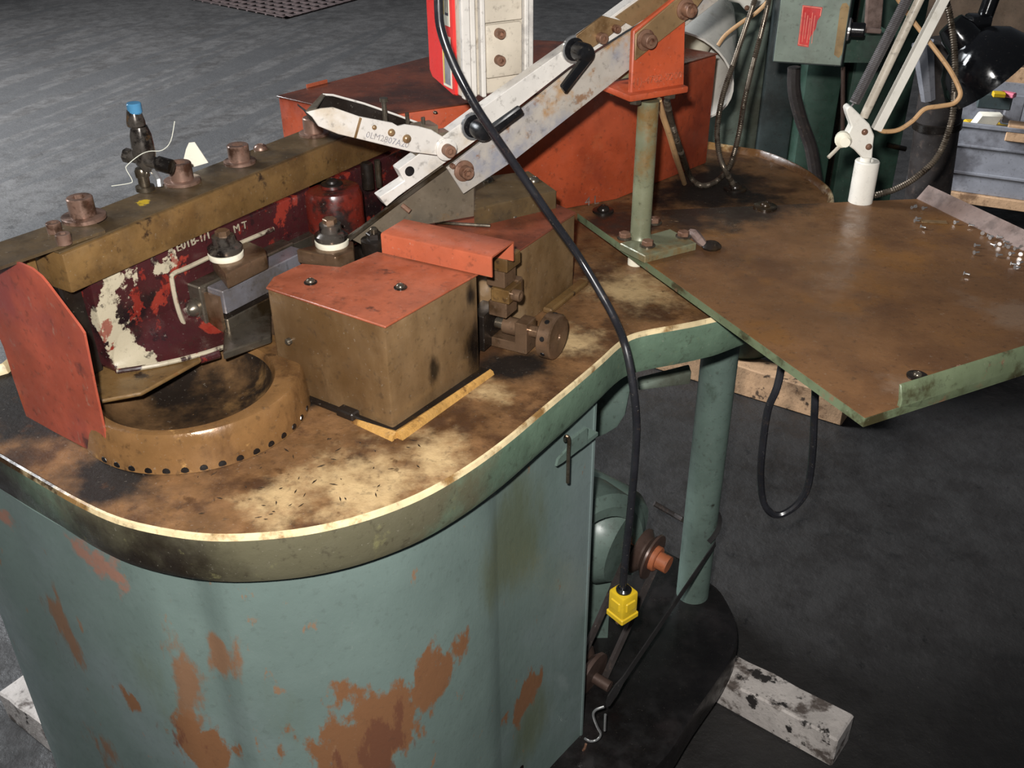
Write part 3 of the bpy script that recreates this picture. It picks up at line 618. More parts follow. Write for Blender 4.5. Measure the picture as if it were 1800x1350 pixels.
b = B(); b.lathe([(.0135,-.012),(.0135,.012)], AX(.066), axs, 18); part(ADJ, 'collar_nut', b, M_rsteel)
zb_ = kc.z-Z0
b = B(); b.extr([AX(.034,-.016,-zb_+.004), AX(.115,-.016,-zb_+.004), AX(.115,-.016,-zb_+.020), AX(.054,-.016,-zb_+.020), AX(.054,-.016,.016), AX(.034,-.016,.016)], ay*.032); b.bevel(.0015,1); part(ADJ, 'bracket', b, M_rsteel)
STK = thing('slide_block_stack', 'stack of small oily brass-brown blocks under the channel cover end', 'steel blocks', zed(AX(.105),Z0))
sc = zed(P(872,500,1.10),0)+ay*.012
for z0_, z1_, du, wv, m_ in [(.99,1.05,-.03,.05,M_dark),(1.05,1.075,.004,.034,M_rsteel),(1.075,1.098,.010,.040,M_bar),(1.098,1.125,.002,.036,M_rsteel),(1.125,1.147,.008,.042,M_bar)]:
    b = B(); b.cbox(sc+axs*du+Zx*((z0_+z1_)/2), axs*.03, ay*wv, Zx*(z1_-z0_-.001)); b.bevel(.0015,1); part(STK, 'block', b, m_)
bolt(STK, sc+axs*.025-ay*.006+Zx*1.087, axs, r=.0085, mat_=M_rsteel)
b = B(); b.cbox(sc+axs*.012+ay*.022+Zx*1.085, axs*.02, ay*.016, Zx*.03); b.bevel(.0015,1); part(STK, 'lug', b, M_rsteel)
# small nut stack left of channel
q = P(658,420,1.15); t = thing('stop_nut', 'small oily hex nut and washer left of the orange channel cover', 'nut', q)
b = B(); b.lathe([(.020,-.02),(.020,0),(.016,.002)], q, n=20); part(t, 'washer', b, M_dark)
bolt(t, q+Zx*.002, r=.012, mat_=M_dark, key='hex', name='nut'); b = B(); b.lathe([(.006,0),(.006,.016),(.004,.018)], q, n=12); part(t, 'stud', b, M_steel)
# ------------------------------------------------------------------ guard box at back
GZ = 1.225
gf = [(-.245,1.727),(.218,1.948),(.442,2.172),(.37,2.235),(.05,2.32),(-.167,2.17),(-.432,1.868)]
GB = thing('guard_box', 'large orange sheet-metal guard box with oil-darkened top at the back', 'guard box', V((0,2.0,Z0)))
gv = [V(p+(Z0,)) for p in gf]
b = B(); b.extr(gv, Zx*(GZ-Z0-.003)); b.bevel(.004,2,20); part(GB, 'body', b, M_orange_g)
b = B(); cen = sum(gv,V((0,0,0)))/len(gv); b.extr([zed(cen+(p-cen)*1.006,GZ-.003) for p in gv], Zx*.003); b.bevel(.001,1); part(GB, 'top', b, M_orange_d)
b = B(); e_ = V(gf[6]+(GZ-.01,)); dd_ = (V(gf[5]+(0,))-V(gf[6]+(0,))).normalized(); nn_ = V((-dd_.y,dd_.x,0)); b.box(e_+dd_*.07, dd_*.05, nn_*.003, Zx*.016); part(GB, 'tab', b, M_orange_c)
gd = (gv[1]-gv[0]).normalized(); gn = V((gd.y,-gd.x,0))
text_mesh(GB, 'chalk_mark', '4 L', PL(1028,362,gv[0]+gn*.001,gn), gd, Zx, .026, .0003, M_traylip)
for u, v in ((765,198),(862,152)): bolt(GB, P(u,v,GZ), r=.004, key='dome', mat_=M_steel, name='top_screw')
# ------------------------------------------------------------------ chute
PB = P(1125,418,1.042)
cdir = D(28.5); cn = V((cdir.y,-cdir.x,0)); cp0 = zed(PB, 0)
def CH_(u, v, off=0): return PL(u, v, cp0+cn*off, cn)
CHU = thing('feed_chute', 'inclined aluminium feed chute rail with rust-stained side plates', 'feed chute', CH_(640,420))
b = B(); b.extr([CH_(u,v,.0) for u,v in [(680,363),(667,347),(711,318),(700,298),(843,193),(993,87),(1060,40),(1190,-56),(1260,-44),(1200,-2),(1100,55),(1000,119),(833,250),(700,346)]], -cn*.022); b.bevel(.001,1); tr = part(CHU, 'top_rail', b, M_alu)
b = B(); b.lathe([(.0075,0),(.0075,.0006)], CH_(720,301,.0002), cn, 16); part(tr, 'dark_hole', b, M_base)
b = B(); b.extr([CH_(u,v,-.004) for u,v in [(612,417),(640,398),(780,292),(833,330),(833,380),(745,395),(690,412),(640,432)]], -cn*.006); part(CHU, 'blade_plate', b, M_greyplate)
b = B(); b.extr([CH_(u,v,-.002) for u,v in [(610,416),(676,366),(700,349),(833,253),(1000,122),(1100,58),(1100,62),(1000,127),(833,258),(700,355),(613,421)]], cn*.006); part(CHU, 'track_strip', b, M_steel)
b = B(); b.extr([CH_(u,v,.004) for u,v in [(783,294),(812,339),(900,281),(1055,159),(1140,92),(1290,-24),(1262,-44),(1200,2),(1100,58),(1000,123),(833,256)]], cn*.006); b.bevel(.0008,1); sp_ = part(CHU, 'side_plate', b, M_aluplate)
b = B(); b.extr([CH_(u,v,.001) for u,v in [(1010,62),(1057,27),(1099,38),(1064,66),(1028,90),(1012,78)]], cn*.005); b.bevel(.0008,1); part(CHU, 'joint_plate', b, M_tan)
b = B(); b.extr([CH_(u,v,.0) for u,v in [(1080,30),(1150,-20),(1200,-12),(1110,46)]], cn*.003); part(CHU, 'upper_plate', b, M_tan)
def chb(u, v, off, r, wr=0, m_=None): bolt(CHU, CH_(u,v,off), cn, r=r, mat_=m_ or M_rustb, wr=wr)
chb(815,300,.010,.0095,.016); chb(1055,66,.006,.008); chb(1081,50,.006,.006); chb(794,291,.010,.004)
b = B(); b.tube([CH_(707,361,-.004), CH_(721,372,.006)], .004, 10); part(CHU, 'stop_pin', b, M_rustb)
def lever(u, v, hub_to, bar):
    l = part(CHU, 'clamp_lever', B().lathe([(.017,0),(.017,.004),(.0115,.005),(.0115,.012),(.014,.014),(.0145,.034),(.012,.040),(.006,.042)], CH_(u,v,.003), cn, 20), M_blackp, 'black plastic clamp lever')
    part(l, 'bright_washer', B().lathe([(.021,0),(.021,.004),(.018,.005)], CH_(u,v,.0005), cn, 20), M_zinc)
    a, c = CH_(*bar[0],.038), CH_(*bar[1],.050); d_ = (c-a); s_ = d_.normalized().cross(cn).normalized()
    bb = B(); bb.loft([[a+s_*w_+cn*h_ for w_,h_ in ((.009,-.006),(-.009,-.006),(-.007,.004),(.007,.004))], [c+s_*w_+cn*h_ for w_,h_ in ((.008,-.005),(-.008,-.005),(-.006,.003),(.006,.003))]]); bb.bevel(.002,1)
    part(l, 'handle', bb, M_blackp)
lever(832,221, None, [(852,240),(917,192)])
lever(1008,86, None, [(1036,98),(990,158)])
# ------------------------------------------------------------------ deflector arm
ARM = thing('deflector_arm', 'raised silver deflector arm hinged on the feed chute', 'hinged arm', CH_(783,262,.004))
fo = .018
b = B(); b.extr([CH_(u,v,fo) for u,v in [(538,197),(549,206),(560,222),(595,236),(637,246),(727,268),(768,273),(782,275),(792,268),(794,254),(786,245),(758,228),(735,222),(712,219),(700,222),(690,216),(632,205),(586,189),(565,191)]], -cn*.004); b.bevel(.0008,1); fp = part(ARM, 'front_cheek', b, M_alu)
b = B(); b.extr([CH_(u,v,-.02) for u,v in [(545,192),(568,166),(585,167),(640,182),(700,203),(762,226),(760,240),(640,215)]], -cn*.003); part(ARM, 'rear_cheek', b, M_dark)
b = B(); b.tube([CH_(u,v,-.019) for u,v in [(545,192),(568,166),(585,167),(640,182),(700,203),(762,226)]], .0016, 6); part(ARM, 'rear_edge', b, M_alu)
b = B(); A1 = [CH_(u,v,fo-.004) for u,v in [(538,197),(549,206),(560,222),(595,236),(637,246),(727,268)]]; b.extr(A1+[p+Zx*.003 for p in A1[::-1]], -cn*.036); part(ARM, 'bottom_web', b, M_dark)
b = B(); b.extr([CH_(538,197,fo), CH_(556,192,fo-.002), CH_(573,167,-.02), CH_(567,166,-.02)], Zx*.002); part(ARM, 'nose_plate', b, M_greyplate)
b = B(); b.extr([CH_(u,v,fo+.0003) for u,v in [(622,242),(626,243),(636,208),(632,206)]], cn*.0006); part(ARM, 'scribed_line', b, M_tan)
text_mesh(fp, 'stamped_number', '0LM2807A20', CH_(642,241,fo+.0002), CH_(708,258)-CH_(642,241), CH_(645,230)-CH_(642,241), 0.0125, .0002, M_aluplate, label='faint stamped characters')
for u, v, r in ((658,224,.0035),(688,233,.0055),(715,244,.0065)): bolt(ARM, CH_(u,v,fo), cn, r=r, mat_=M_tan, key='dome', name='cheek_screw')
bolt(ARM, CH_(784,262,fo), cn, r=.009, mat_=M_rustb, wr=.0165, wm=M_alu, name='pivot_bolt')
b = B(); b.lathe([(.0035,-.02),(.0035,.014),(.006,.014),(.006,.019)], CH_(676,196,0), (0,0,1), 12); part(ARM, 'adjuster_screw', b, M_steel)
for u, v in ((716,208),(744,216)): 
    b = B(); b.lathe([(.003,-.01),(.003,.008)], CH_(u,v,0), (0,0,1), 10); part(ARM, 'set_screw', b, M_steel)
b = B(); b.cbox(CH_(735,232,0), cdir*.05, cn*.03, Zx*.02); part(ARM, 'hinge_block', b, M_greyplate)
b = B(); b.cbox(CH_(758,250,-.012), cdir*.06, cn*.02, Zx*.03); part(ARM, 'hinge_tail', b, M_greyplate)
# ------------------------------------------------------------------ red and white feeder unit
UO = -.065
def UP(u, v, off=0): return PL(u, v, cp0+cn*(UO+off), cn)
u0 = UP(811,168); u1 = UP(936,120); ub = u0.z-.005; uw = (zed(u1,0)-zed(u0,0)).length; ud = .085; uh = .34
UNIT = thing('feeder_unit', 'red and silver-white upright feeder unit behind the chute', 'feeder unit', zed(u0,ub))
o = zed(u0,ub)
b = B(); b.box(o-cn*.004+cdir*.004, cdir*(uw-.008), -cn*(ud-.03), Zx*uh); b.bevel(.002,1); part(UNIT, 'housing', b, M_cream)
b = B(); b.extr([o-cn*.02, o-cn*.03-Zx*.002, o-cn*(ud+.02)+Zx*.010, o-cn*(ud+.03)+Zx*.02, o-cn*(ud+.03)+Zx*uh, o-cn*.02+Zx*uh], cdir*.03); b.bevel(.002,1); rp = part(UNIT, 'red_side', b, M_redp, 'bright red side cover')
for s_, w_, dp in ((0,.014,.010),(.016,.010,.004),(.030,.008,.012),(uw-.020,.008,.012),(uw-.011,.010,.006)):
    b = B(); b.box(o+cdir*s_, cdir*w_, cn*dp-cn*.0, Zx*uh); b.bevel(.002,1); part(UNIT, 'profile_rib', b, M_alu)
pw = uw-.062
z1 = UP(870,40).z-ub; z2 = UP(870,135).z-ub
b = B(); b.box(o+cdir*.040+Zx*(z1+.002), cdir*pw, cn*.006, Zx*(uh-z1-.01)); b.bevel(.001,1); part(UNIT, 'upper_plate', b, M_cream)
b = B(); b.box(o+cdir*.040+Zx*z2, cdir*pw, cn*.008, Zx*(z1-z2)); b.bevel(.004,2); part(UNIT, 'lower_plate', b, M_cream)
for v in (58,105): bolt(UNIT, UP(876,v,.008), cn, r=.0075, mat_=M_rustb)
# labels on the red side (facing left)
lo = o - cn*.030 - cdir*.0004
def lab(parent, y0, y1, za, zb2, m_, nm, th=.0006): 
    b = B(); b.box(lo - cn*y0 + Zx*za, -cn*(y1-y0), -cdir*th, Zx*(zb2-za)); return part(parent, nm, b, m_)
lw = lab(rp, .0, .030, .10, .20, M_whitep, 'label')
lab(lw, .004, .015, .115, .18, M_ink, 'print_block', .0009); lab(lw, .018, .026, .115, .18, M_yellow2, 'yellow_band', .0009)
for k in range(4): lab(lw, .0055+k*.0022, .0065+k*.0022, .119, .172-.01*(k%2), M_whitep, 'print_line', .0012)
lw = lab(rp, .0, .030, .008, .085, M_whitep, 'label'); lab(lw, .004, .024, .012, .078, M_bin, 'print_block', .0009); lab(lw, .025,.028,.012,.078, M_yellow2, 'yellow_band', .0009)
# ------------------------------------------------------------------ post with orange bracket
PST = thing('chute_post', 'olive-green post with orange cast bracket carrying the feed chute', 'post', zed(PB,1.03))
bz = 1.044
b = B(); bp = [P(u,v,bz) for u,v in [(1089,427),(1134,450),(1225,427),(1178,402)]]; b.extr([zed(p,1.03) for p in bp], Zx*(bz-1.03)); b.bevel(.0015,1); part(PST, 'foot_plate', b, M_postgreen)
ptop = PY(1140,176,PB.y).z
b = B(); b.lathe([(.0205,0),(.0185,.004),(.0175,.010),(.0175,ptop-bz)], zed(PB,bz), n=24); part(PST, 'tube', b, M_postgreen)
for u, v in ((1138,432),(1201,416),(1150,392),(1098,418)): bolt(PST, P(u,v,bz), r=.0105, mat_=M_rustb, key='hex', wr=.0135, wm=M_steel)
fz = PY(1140,172,PB.y).z
BO = .022
def BR(u, v, off=0): return PL(u, v, cp0+cn*(BO+off), cn)
b = B(); b.extr([BR(u,v) for u,v in [(1109,167),(1203,152),(1207,-30),(1196,-14),(1178,4),(1114,54)]], -cn*.010); b.bevel(.002,1); bk = part(PST, 'bracket', b, M_orange_g)
b = B(); b.extr([PL(u,v,cp0-cn*.035,cn) for u,v in [(1086,140),(1150,128),(1180,40),(1100,80)]], -cn*.008); part(PST, 'rear_cheek', b, M_postgreen)
f1, f2 = BR(1108,167,.014), BR(1211,152,.014)
b = B(); zt = (f1.z+f2.z)/2; b.extr([zed(f1,zt), zed(f2,zt), zed(f2,zt)-cn*.085, zed(f1,zt)-cn*.085], -Zx*.011); b.bevel(.003,2); part(PST, 'bracket_flange', b, M_orange_g)
for s_, w_ in ((.018,.012),(.085,.012),(.02,.07),(.09,.07)): bolt(PST, zed(f1,zt-.011)+cdir*s_-cn*w_, (0,0,-1), r=.010, mat_=M_steel, key='hex')
b = B(); b.extr([BR(u,v,.0005) for u,v in [(1115,59),(1178,6),(1240,-44),(1262,-40),(1209,31),(1114,106)]], cn*.004); b.bevel(.0008,1); part(PST, 'strap_plate', b, M_tan)
for u, v in ((1134,70),(1204,16)): bolt(PST, BR(u,v,.0045), cn, r=.0105, mat_=M_rustb, wr=.016)
b = B(); b.lathe([(.006,0),(.006,.0012),(.0045,.0012),(.0045,.0004)], BR(1156,124,.0), cn, 18); part(bk, 'cast_circle', b, M_orange_g)
text_mesh(bk, 'cast_number', '(1)-4782-9200', BR(1111,151,.0), cdir, Zx, .0165, .0018, M_orange_c, label='raised cast part number')
# ------------------------------------------------------------------ tray
TZ = 1.03
tA_, tB_, tD_ = P(1015,376,TZ), P(1520,737,TZ), P(1614,350,TZ)
fd = (P(1800,647,TZ)-tB_).normalized(); rdv = (P(1800,441,TZ)-tD_).normalized()
den = fd.x*(-rdv.y)+rdv.x*fd.y; dx, dy = tD_.x-tB_.x, tD_.y-tB_.y
s_ = (dx*(-rdv.y)+rdv.x*dy)/den; tC_ = tB_+fd*s_
TRAY = thing('catch_tray', 'flat rust-brown steel catch tray with green edges beside the post', 'tray', zed((tA_+tC_)/2,1.018))
b = B(); b.extr([zed(p,1.018) for p in (tA_,tB_,tC_,tD_)], Zx*.0125); part(TRAY, 'plate', b, M_trayedge)
cen = (tA_+tB_+tC_+tD_)/4
b = B(); b.extr([zed(cen+(p-cen)*.996,TZ) for p in (tA_,tB_,tC_,tD_)], Zx*.001); part(TRAY, 'top_skin', b, M_tray)
L_ = (tC_-tB_).length; fnn = V((fd.y,-fd.x,0)); st = (P(1580,716,TZ)-tB_).dot(fd)
lp = [(0,-.012),(.0,.012),(-.006,.030),(-.010,.031),(-.006,.010),(-.006,-.012)]
b = B(); b.extr([zed(tB_,TZ)+fd*st+fnn*x+Zx*z for x,z in lp], fd*(L_-st)); b.bevel(.001,1); part(TRAY, 'front_lip', b, M_trayedge)
rl = (tC_-tD_).length; rn2 = V((-rdv.y,rdv.x,0)); 
b = B(); b.extr([zed(tD_,TZ)+rn2*x+Zx*z for x,z in [(-.002,-.012),(.004,-.012),(.022,.024),(.018,.026),(-.004,.002)]], rdv*rl); part(TRAY, 'far_lip', b, M_traylip)
bolt(TRAY, P(1060,372,TZ+.001), r=.012, mat_=M_dark, key='dome', wr=.02); bolt(TRAY, P(1345,365,TZ+.001), r=.010, mat_=M_dark, key='dome', wr=.022); bolt(TRAY, P(1612,662,TZ+.001), r=.006, mat_=M_steel, key='dome', wr=.014, wm=M_dark); bolt(TRAY, P(1686,645,TZ+.001), r=.004, mat_=M_rustb, key='dome')
bolt(PAN, P(1292,333,Z0), r=.014, mat_=M_dark, key='dome', wr=.024)
# spacers between table and tray
for u, v in ((1108,468),): 
    b = B(); b.lathe([(.014,0),(.014,.033)], P(u,v,Z0)+V((.01,.01,0)), n=16); part(TRAY, 'spacer', b, M_whitep)
b = B(); b.box(zed(tA_,Z0)+V((.085,-.03,0)), (tB_-tA_).normalized()*.24, V((.05,.02,0)), Zx*.033); part(TRAY, 'support_bar', b, M_dark)
b = B(); b.box(V((.45,1.55,Z0)), V((.06,.02,0)), V((-.02,.25,0)), Zx*.033); part(TRAY, 'support_bar', b, M_dark)
# scrap by the post
b = B(); s1 = [P(1214,410,TZ+.012),P(1222,412,TZ+.014),P(1232,424,TZ+.010),P(1240,432,TZ+.006)]; b.tube(s1, [.008,.009,.008,.005], 8); solo('rag_strip', b, M_traylip, s1[0], 'dusty pink rolled strip lying by the post foot plate', 'strip')
b = B(); b.lathe([(.016,0),(.018,.004),(.012,.010),(.004,.012)], P(1250,436,TZ+.001), n=9); solo('grease_lump', b, M_dark, P(1250,436,TZ), 'dark lump of grease at the end of the pink strip', 'grease')
# loose screws on the tray
def screw_mesh(): 
    b = B(); b.lathe([(.0042,0),(.0042,.0014),(.003,.002),(.0017,.0022),(.0017,.011),(.0015,.0115)], (0,0,0), n=10); return b
SM = to_mesh(screw_mesh(), 'screw', None, M_zinc)
sc_px = [((1602,365),10,'beside the far corner of the tray'),((1610,384),5,0),((1607,388),0,0),((1618,398),-35,0),((1609,363),60,0),((1622,366),20,0),((1678,391),20,0),((1703,395),-28,0),((1727,410),70,0),((1735,414),-20,0),((1740,418),30,0),((1752,416),-28,0),((1764,424),-25,0),((1757,429),60,0),((1766,431),-10,0),((1772,434),40,0),((1783,437),10,0),((1795,434),70,0),((1713,431),-5,0),((1712,444),10,0),((1752,448),0,0),((1775,446),15,0),((1794,447),60,0),((1776,463),-30,0),((1783,470),0,0),((1694,480),-35,0),((1790,462),20,0),((1750,432),120,0)]
ORD = 'first second third fourth fifth sixth seventh eighth ninth tenth eleventh twelfth thirteenth fourteenth fifteenth sixteenth seventeenth eighteenth nineteenth twentieth twenty-first twenty-second twenty-third twenty-fourth twenty-fifth twenty-sixth twenty-seventh twenty-eighth'.split()
sc_px.sort(key=lambda s: s[0][0])
for i, ((u,v),ang,_) in enumerate(sc_px):
    p = P(u,v,TZ+.0055); o = bpy.data.objects.new('machine_screw', SM); COL.objects.link(o)
    o.matrix_world = frame(p, D(ang)) @ Matrix.Scale(.85,4)
    tag(o, '%s loose screw on the tray counting from its far corner toward the frame edge' % ORD[i], 'screw', 'loose screws on the tray')
b = B(); b.cbox(P(1642,390,TZ+.002), D(-8)*.045, D(82)*.014, Zx*.002); b.bevel(.0008,1); solo('metal_shim', b, M_tan, P(1642,390,TZ), 'thin tan metal sliver lying near the tray corner', 'metal sliver')
# ------------------------------------------------------------------ swing-arm lamp
LS = P(1512,354,TZ+.001); ys = LS.y
LMP = thing('swing_arm_lamp', 'white swing-arm work lamp clamped in a socket on the tray', 'lamp', LS)
def LQ(u, v, off=0): return PY(u, v, ys-off)
sh = PY(1521,282,ys).z-LS.z
b = B(); b.lathe([(.0225,0),(.0225,sh-.002),(.021,sh),(.012,sh),(.012,sh-.02)], LS, n=24); part(LMP, 'socket', b, M_white)
b = B(); b.tube([LQ(1521,284), LQ(1525,255)], .010, 12); part(LMP, 'spigot', b, M_white)
b = B(); b.extr([LQ(1200+x/3,y/3,.012) for x,y in [(862,578),(876,562),(892,562),(985,655),(1012,716),(1006,760),(1000,838),(948,836),(905,790),(868,765),(870,712),(892,668),(870,610)]], (0,.024,0)); b.bevel(.002,1); part(LMP, 'pivot_bracket', b, M_white)
EL = LQ(1712,-150)
b = B(); b.tube([LQ(1518,206), LQ(1692,-160)], .008, 12); part(LMP, 'lower_rod', b, M_cream)
b = B(); a_, c_ = LQ(1540,228,.006), LQ(1725,-130,.006); d_ = (c_-a_); w_ = d_.normalized().cross(V((0,1,0))).normalized(); b.box(a_-w_*.008-V((0,.008,0)), w_*.016, V((0,.016,0)), d_); b.bevel(.001,1); part(LMP, 'square_arm', b, M_white)
path = []; a_, c_ = LQ(1502,180,.005), LQ(1665,-140,.005); d_ = c_-a_; x_ = d_.normalized().cross(V((0,1,0))).normalized(); y_ = d_.normalized().cross(x_)
nt_ = 105
for i in range(nt_*8+1):
    a = 2*math.pi*i/8; path.append(a_+d_*(i/(nt_*8))+(x_*math.cos(a)+y_*math.sin(a))*.0085)
b = B(); b.tube(path, .0017, 5); b.tube([LQ(1494,193,.005), LQ(1497,186,.005), a_], .002, 6); part(LMP, 'spring', b, M_spring)
b = B(); b.lathe([(.013,-.01),(.014,0),(.014,.012),(.010,.014)], LQ(1481,244,.014), (-.3,-1,.1), 16); b.lathe([(.009,0),(.009,.02)], LQ(1489,248,.014), (-.3,-.6,.1), 14); kb_ = part(LMP, 'thumb_knob', b, M_whitep)
b = B(); b.tube([LQ(1475,258,.02), LQ(1456,277,.03)], .0035, 8); part(kb_, 'lever_rod', b, M_cream)
for u, v in ((1520,232),(1527,258)): bolt(LMP, LQ(u,v,.012), (0,-1,0), r=.006, mat_=M_rustb, key='dome', name='rivet')
b = B(); b.lathe([(.02,-.02),(.02,.02)], EL, (0,1,0), 16); part(LMP, 'elbow', b, M_white)
yh = 2.42; HB = PY(1312,8,yh)
b = B(); b.tube([EL, EL+V((-.12,.3,.06)), HB+V((.02,0,.26)), HB], .008, 10); part(LMP, 'upper_arm', b, M_white)
b = B(); b.extr([PY(u,v,yh-.015) for u,v in [(1275,-10),(1282,2),(1300,6),(1312,20),(1322,20),(1345,4),(1350,-20)]], (0,.02,0)); b.bevel(.002,1); part(LMP, 'head_bracket', b, M_white)
bolt(LMP, PY(1313,14,yh-.015), (0,-1,0), r=.006, mat_=M_rustb, key='dome', name='rivet')
ap = PY(1264,8,yh+.10); rc = PY(1196,136,yh-.12); axd = (rc-ap); SL = axd.length; axd.normalize()
b = B(); R1 = .125
prof = [(.03,0),(.045,SL*.08),(.075,SL*.35),(.098,SL*.68),(R1-.003,SL*.96),(R1,SL),(R1-.005,SL),(.094,SL*.68),(.071,SL*.35),(.04,SL*.1),(.010,SL*.08)]
b.lathe(prof, ap, axd, 36); part(LMP, 'shade', b, M_white)
b = B(); b.lathe([(.014,SL*.06),(.016,SL*.3),(.03,SL*.55),(.03,SL*.7),(.015,SL*.82),(.001,SL*.84)], ap, axd, 20); part(LMP, 'bulb', b, M_whitep)
b = B(); cp_ = smooth_path([LQ(u,v,o_) for u,v,o_ in [(1560,-30,-.05),(1600,30,-.05),(1640,82,-.03),(1668,120,-.01),(1684,150,.0),(1688,168,.01),(1676,182,.01),(1650,187,.01),(1625,192,.01),(1605,212,.01),(1580,228,.01),(1555,231,.01),(1543,226,.01)]],4); b.tube(cp_, .0042, 8); part(LMP, 'power_cord', b, M_tancord, 'tan twin power cord')
# ------------------------------------------------------------------ conduits and wires
def conduit(name, label, pts, r, m_, ribbed=True, cat='conduit', k=8):
    p = smooth_path(pts, k)
    if ribbed:
        ln = sum((p[i+1]-p[i]).length for i in range(len(p)-1)); step = .0045
        q = [p[0]]; acc = 0
        for i in range(len(p)-1):
            seg = p[i+1]-p[i]; n_ = max(1,round(seg.length/(step/2)))
            for j in range(1,n_+1): q.append(p[i]+seg*(j/n_))
        p = q; rr = [r if i%2 else r*.78 for i in range(len(p))]
    else: rr = r
    b = B(); b.tube(p, rr, 8); return solo(name, b, m_, p[0], label, cat, ang=60)
conduit('flexible_conduit', 'ribbed steel flexible conduit curving down behind the white lamp socket', [LQ(u,v,o_) for u,v,o_ in [(1650,-40,-.12),(1668,20,-.1),(1678,90,-.08),(1678,160,-.06),(1672,215,-.05),(1650,272,-.05),(1615,308,-.04),(1575,332,-.03),(1530,345,-.025)]], .0068, M_conduit)
conduit('flexible_conduit', 'ribbed steel conduit looping down to the table, nearer the orange guard box', [PY(u,v,y) for u,v,y in [(1330,-10,2.12),(1310,50,2.11),(1288,115,2.09),(1270,170,2.06),(1261,225,2.02),(1264,270,1.99),(1275,300,1.97)]]+[P(1290,326,Z0+.01)], .0062, M_conduit)
conduit('flexible_conduit', 'ribbed steel conduit looping down to the table, nearer the control box', [PY(u,v,y) for u,v,y in [(1354,-10,2.16),(1340,50,2.15),(1322,120,2.13),(1308,180,2.10),(1299,235,2.06)]]+[P(1283,290,Z0+.03),P(1260,318,Z0+.008),P(1232,326,Z0+.008),P(1212,308,1.01),PY(1195,262,1.78),PY(1180,215,1.72),PY(1172,176,1.68)], .0062, M_conduit)
conduit('tan_cable', 'bare tan cable dropping from under the orange bracket', [PY(1158,176,1.67),PY(1166,205,1.70),PY(1176,235,1.73),PY(1188,275,1.80),P(1203,322,Z0+.006)], .0055, M_tancord, False, 'cable')
conduit('tan_cable', 'tan cord passing behind the lamp head toward the shade', [PY(1352,0,2.2),PY(1330,22,2.2),PY(1300,42,2.2),PY(1275,62,2.2),PY(1262,80,2.2)], .0045, M_tancord, False, 'cable')
# ------------------------------------------------------------------ main black cable + plug
cy = [(772,-40,1.40),(771,10,1.39),(776,55,1.38),(798,115,1.37),(832,180,1.36),(860,224,1.36),(893,272,1.37),(930,326,1.38),(972,387,1.38),(1012,443,1.38),(1050,505,1.355),(1080,560,1.325),(1100,612,1.283),(1113,680,1.265),(1119,745,1.26),(1117,800,1.26),(1113,850,1.26),(1106,920,1.26),(1100,975,1.26),(1094,1040,1.26)]
pth = smooth_path([PY(*c) for c in cy],6)
CAB2 = thing('power_cable', 'thick black power cable draped over the table edge ending in a yellow plug', 'cable', pth[-1])
b = B(); b.tube(pth, .0062, 12); part(CAB2, 'cord', b, M_rubber)
pc = PY(1095,1060,1.26); pa, pb_ = D(38), D(-52)
b = B(); b.cbox(pc, pa*.036, pb_*.036, Zx*.058); b.bevel(.004,2); pg = part(CAB2, 'plug', b, M_yellow, 'yellow plug')
b = B(); b.cbox(pc+Zx*.006, pa*.040, pb_*.022, Zx*.020); b.cbox(pc+Zx*.006, pa*.022, pb_*.040, Zx*.020); b.cbox(pc-Zx*.022, pa*.040, pb_*.040, Zx*.012); b.bevel(.002,1); part(pg, 'grip_ribs', b, M_yellow)
b = B(); b.lathe([(.0135,0),(.0135,.004),(.010,.008)], pc+Zx*.028, n=18); part(pg, 'cord_grip', b, M_blackp)
b = B(); b.cbox(pc-Zx*.034, pa*.024, pb_*.006, Zx*.014); part(pg, 'tip', b, M_rustb)
# ------------------------------------------------------------------ bungee strap
lf = PY(1258,955,LEG.y-.042); st0 = PY(1070,1232,1.26)
SG = thing('rubber_strap', 'black rubber tarp strap hooked between the cabinet and the round leg', 'strap', st0)
d_ = lf-st0; sid = d_.normalized().cross(V((0,-1,0))).normalized()
b = B(); b.loft([[st0+d_*t_+sid*w_*s1+V((0,-1,0))*h_ for s1,h_ in ((-1,.002),(1,.002),(1,-.002),(-1,-.002))] for t_,w_ in ((-.02,.004),(.0,.012),(.06,.013),(.12,.007),(.9,.006),(1,.006))])
part(SG, 'band', b, M_strap)
ring = [LEG*1 + V((math.cos(a)*.040, math.sin(a)*.040, lf.z-LEG.z+.035*math.sin(a+1.2))) for a in [math.radians(x) for x in range(-70,111,15)]]
b = B(); b.tube(ring, .006, 6); part(SG, 'loop', b, M_strap)
hk = smooth_path([PY(u,v,1.255) for u,v in [(1062,1242),(1047,1248),(1043,1258),(1050,1278),(1056,1290),(1050,1300),(1038,1303),(1028,1298)]],4)
b = B(); b.tube(hk, .0025, 8); b.tube([PY(1064,1256,1.255),PY(1063,1284,1.255)], .0025, 8); part(SG, 's_hook', b, M_zinc, 'bent wire S hook')
b = B(); b.tube(smooth_path([PY(u,v,1.256) for u,v in [(1030,1308),(1026,1318),(1014,1330),(1004,1326)]],4), .0025, 6); solo('wire_loop', b, M_rustb, PY(1014,1330,1.256), 'rusty wire loop on the cabinet edge holding the strap hook', 'wire')
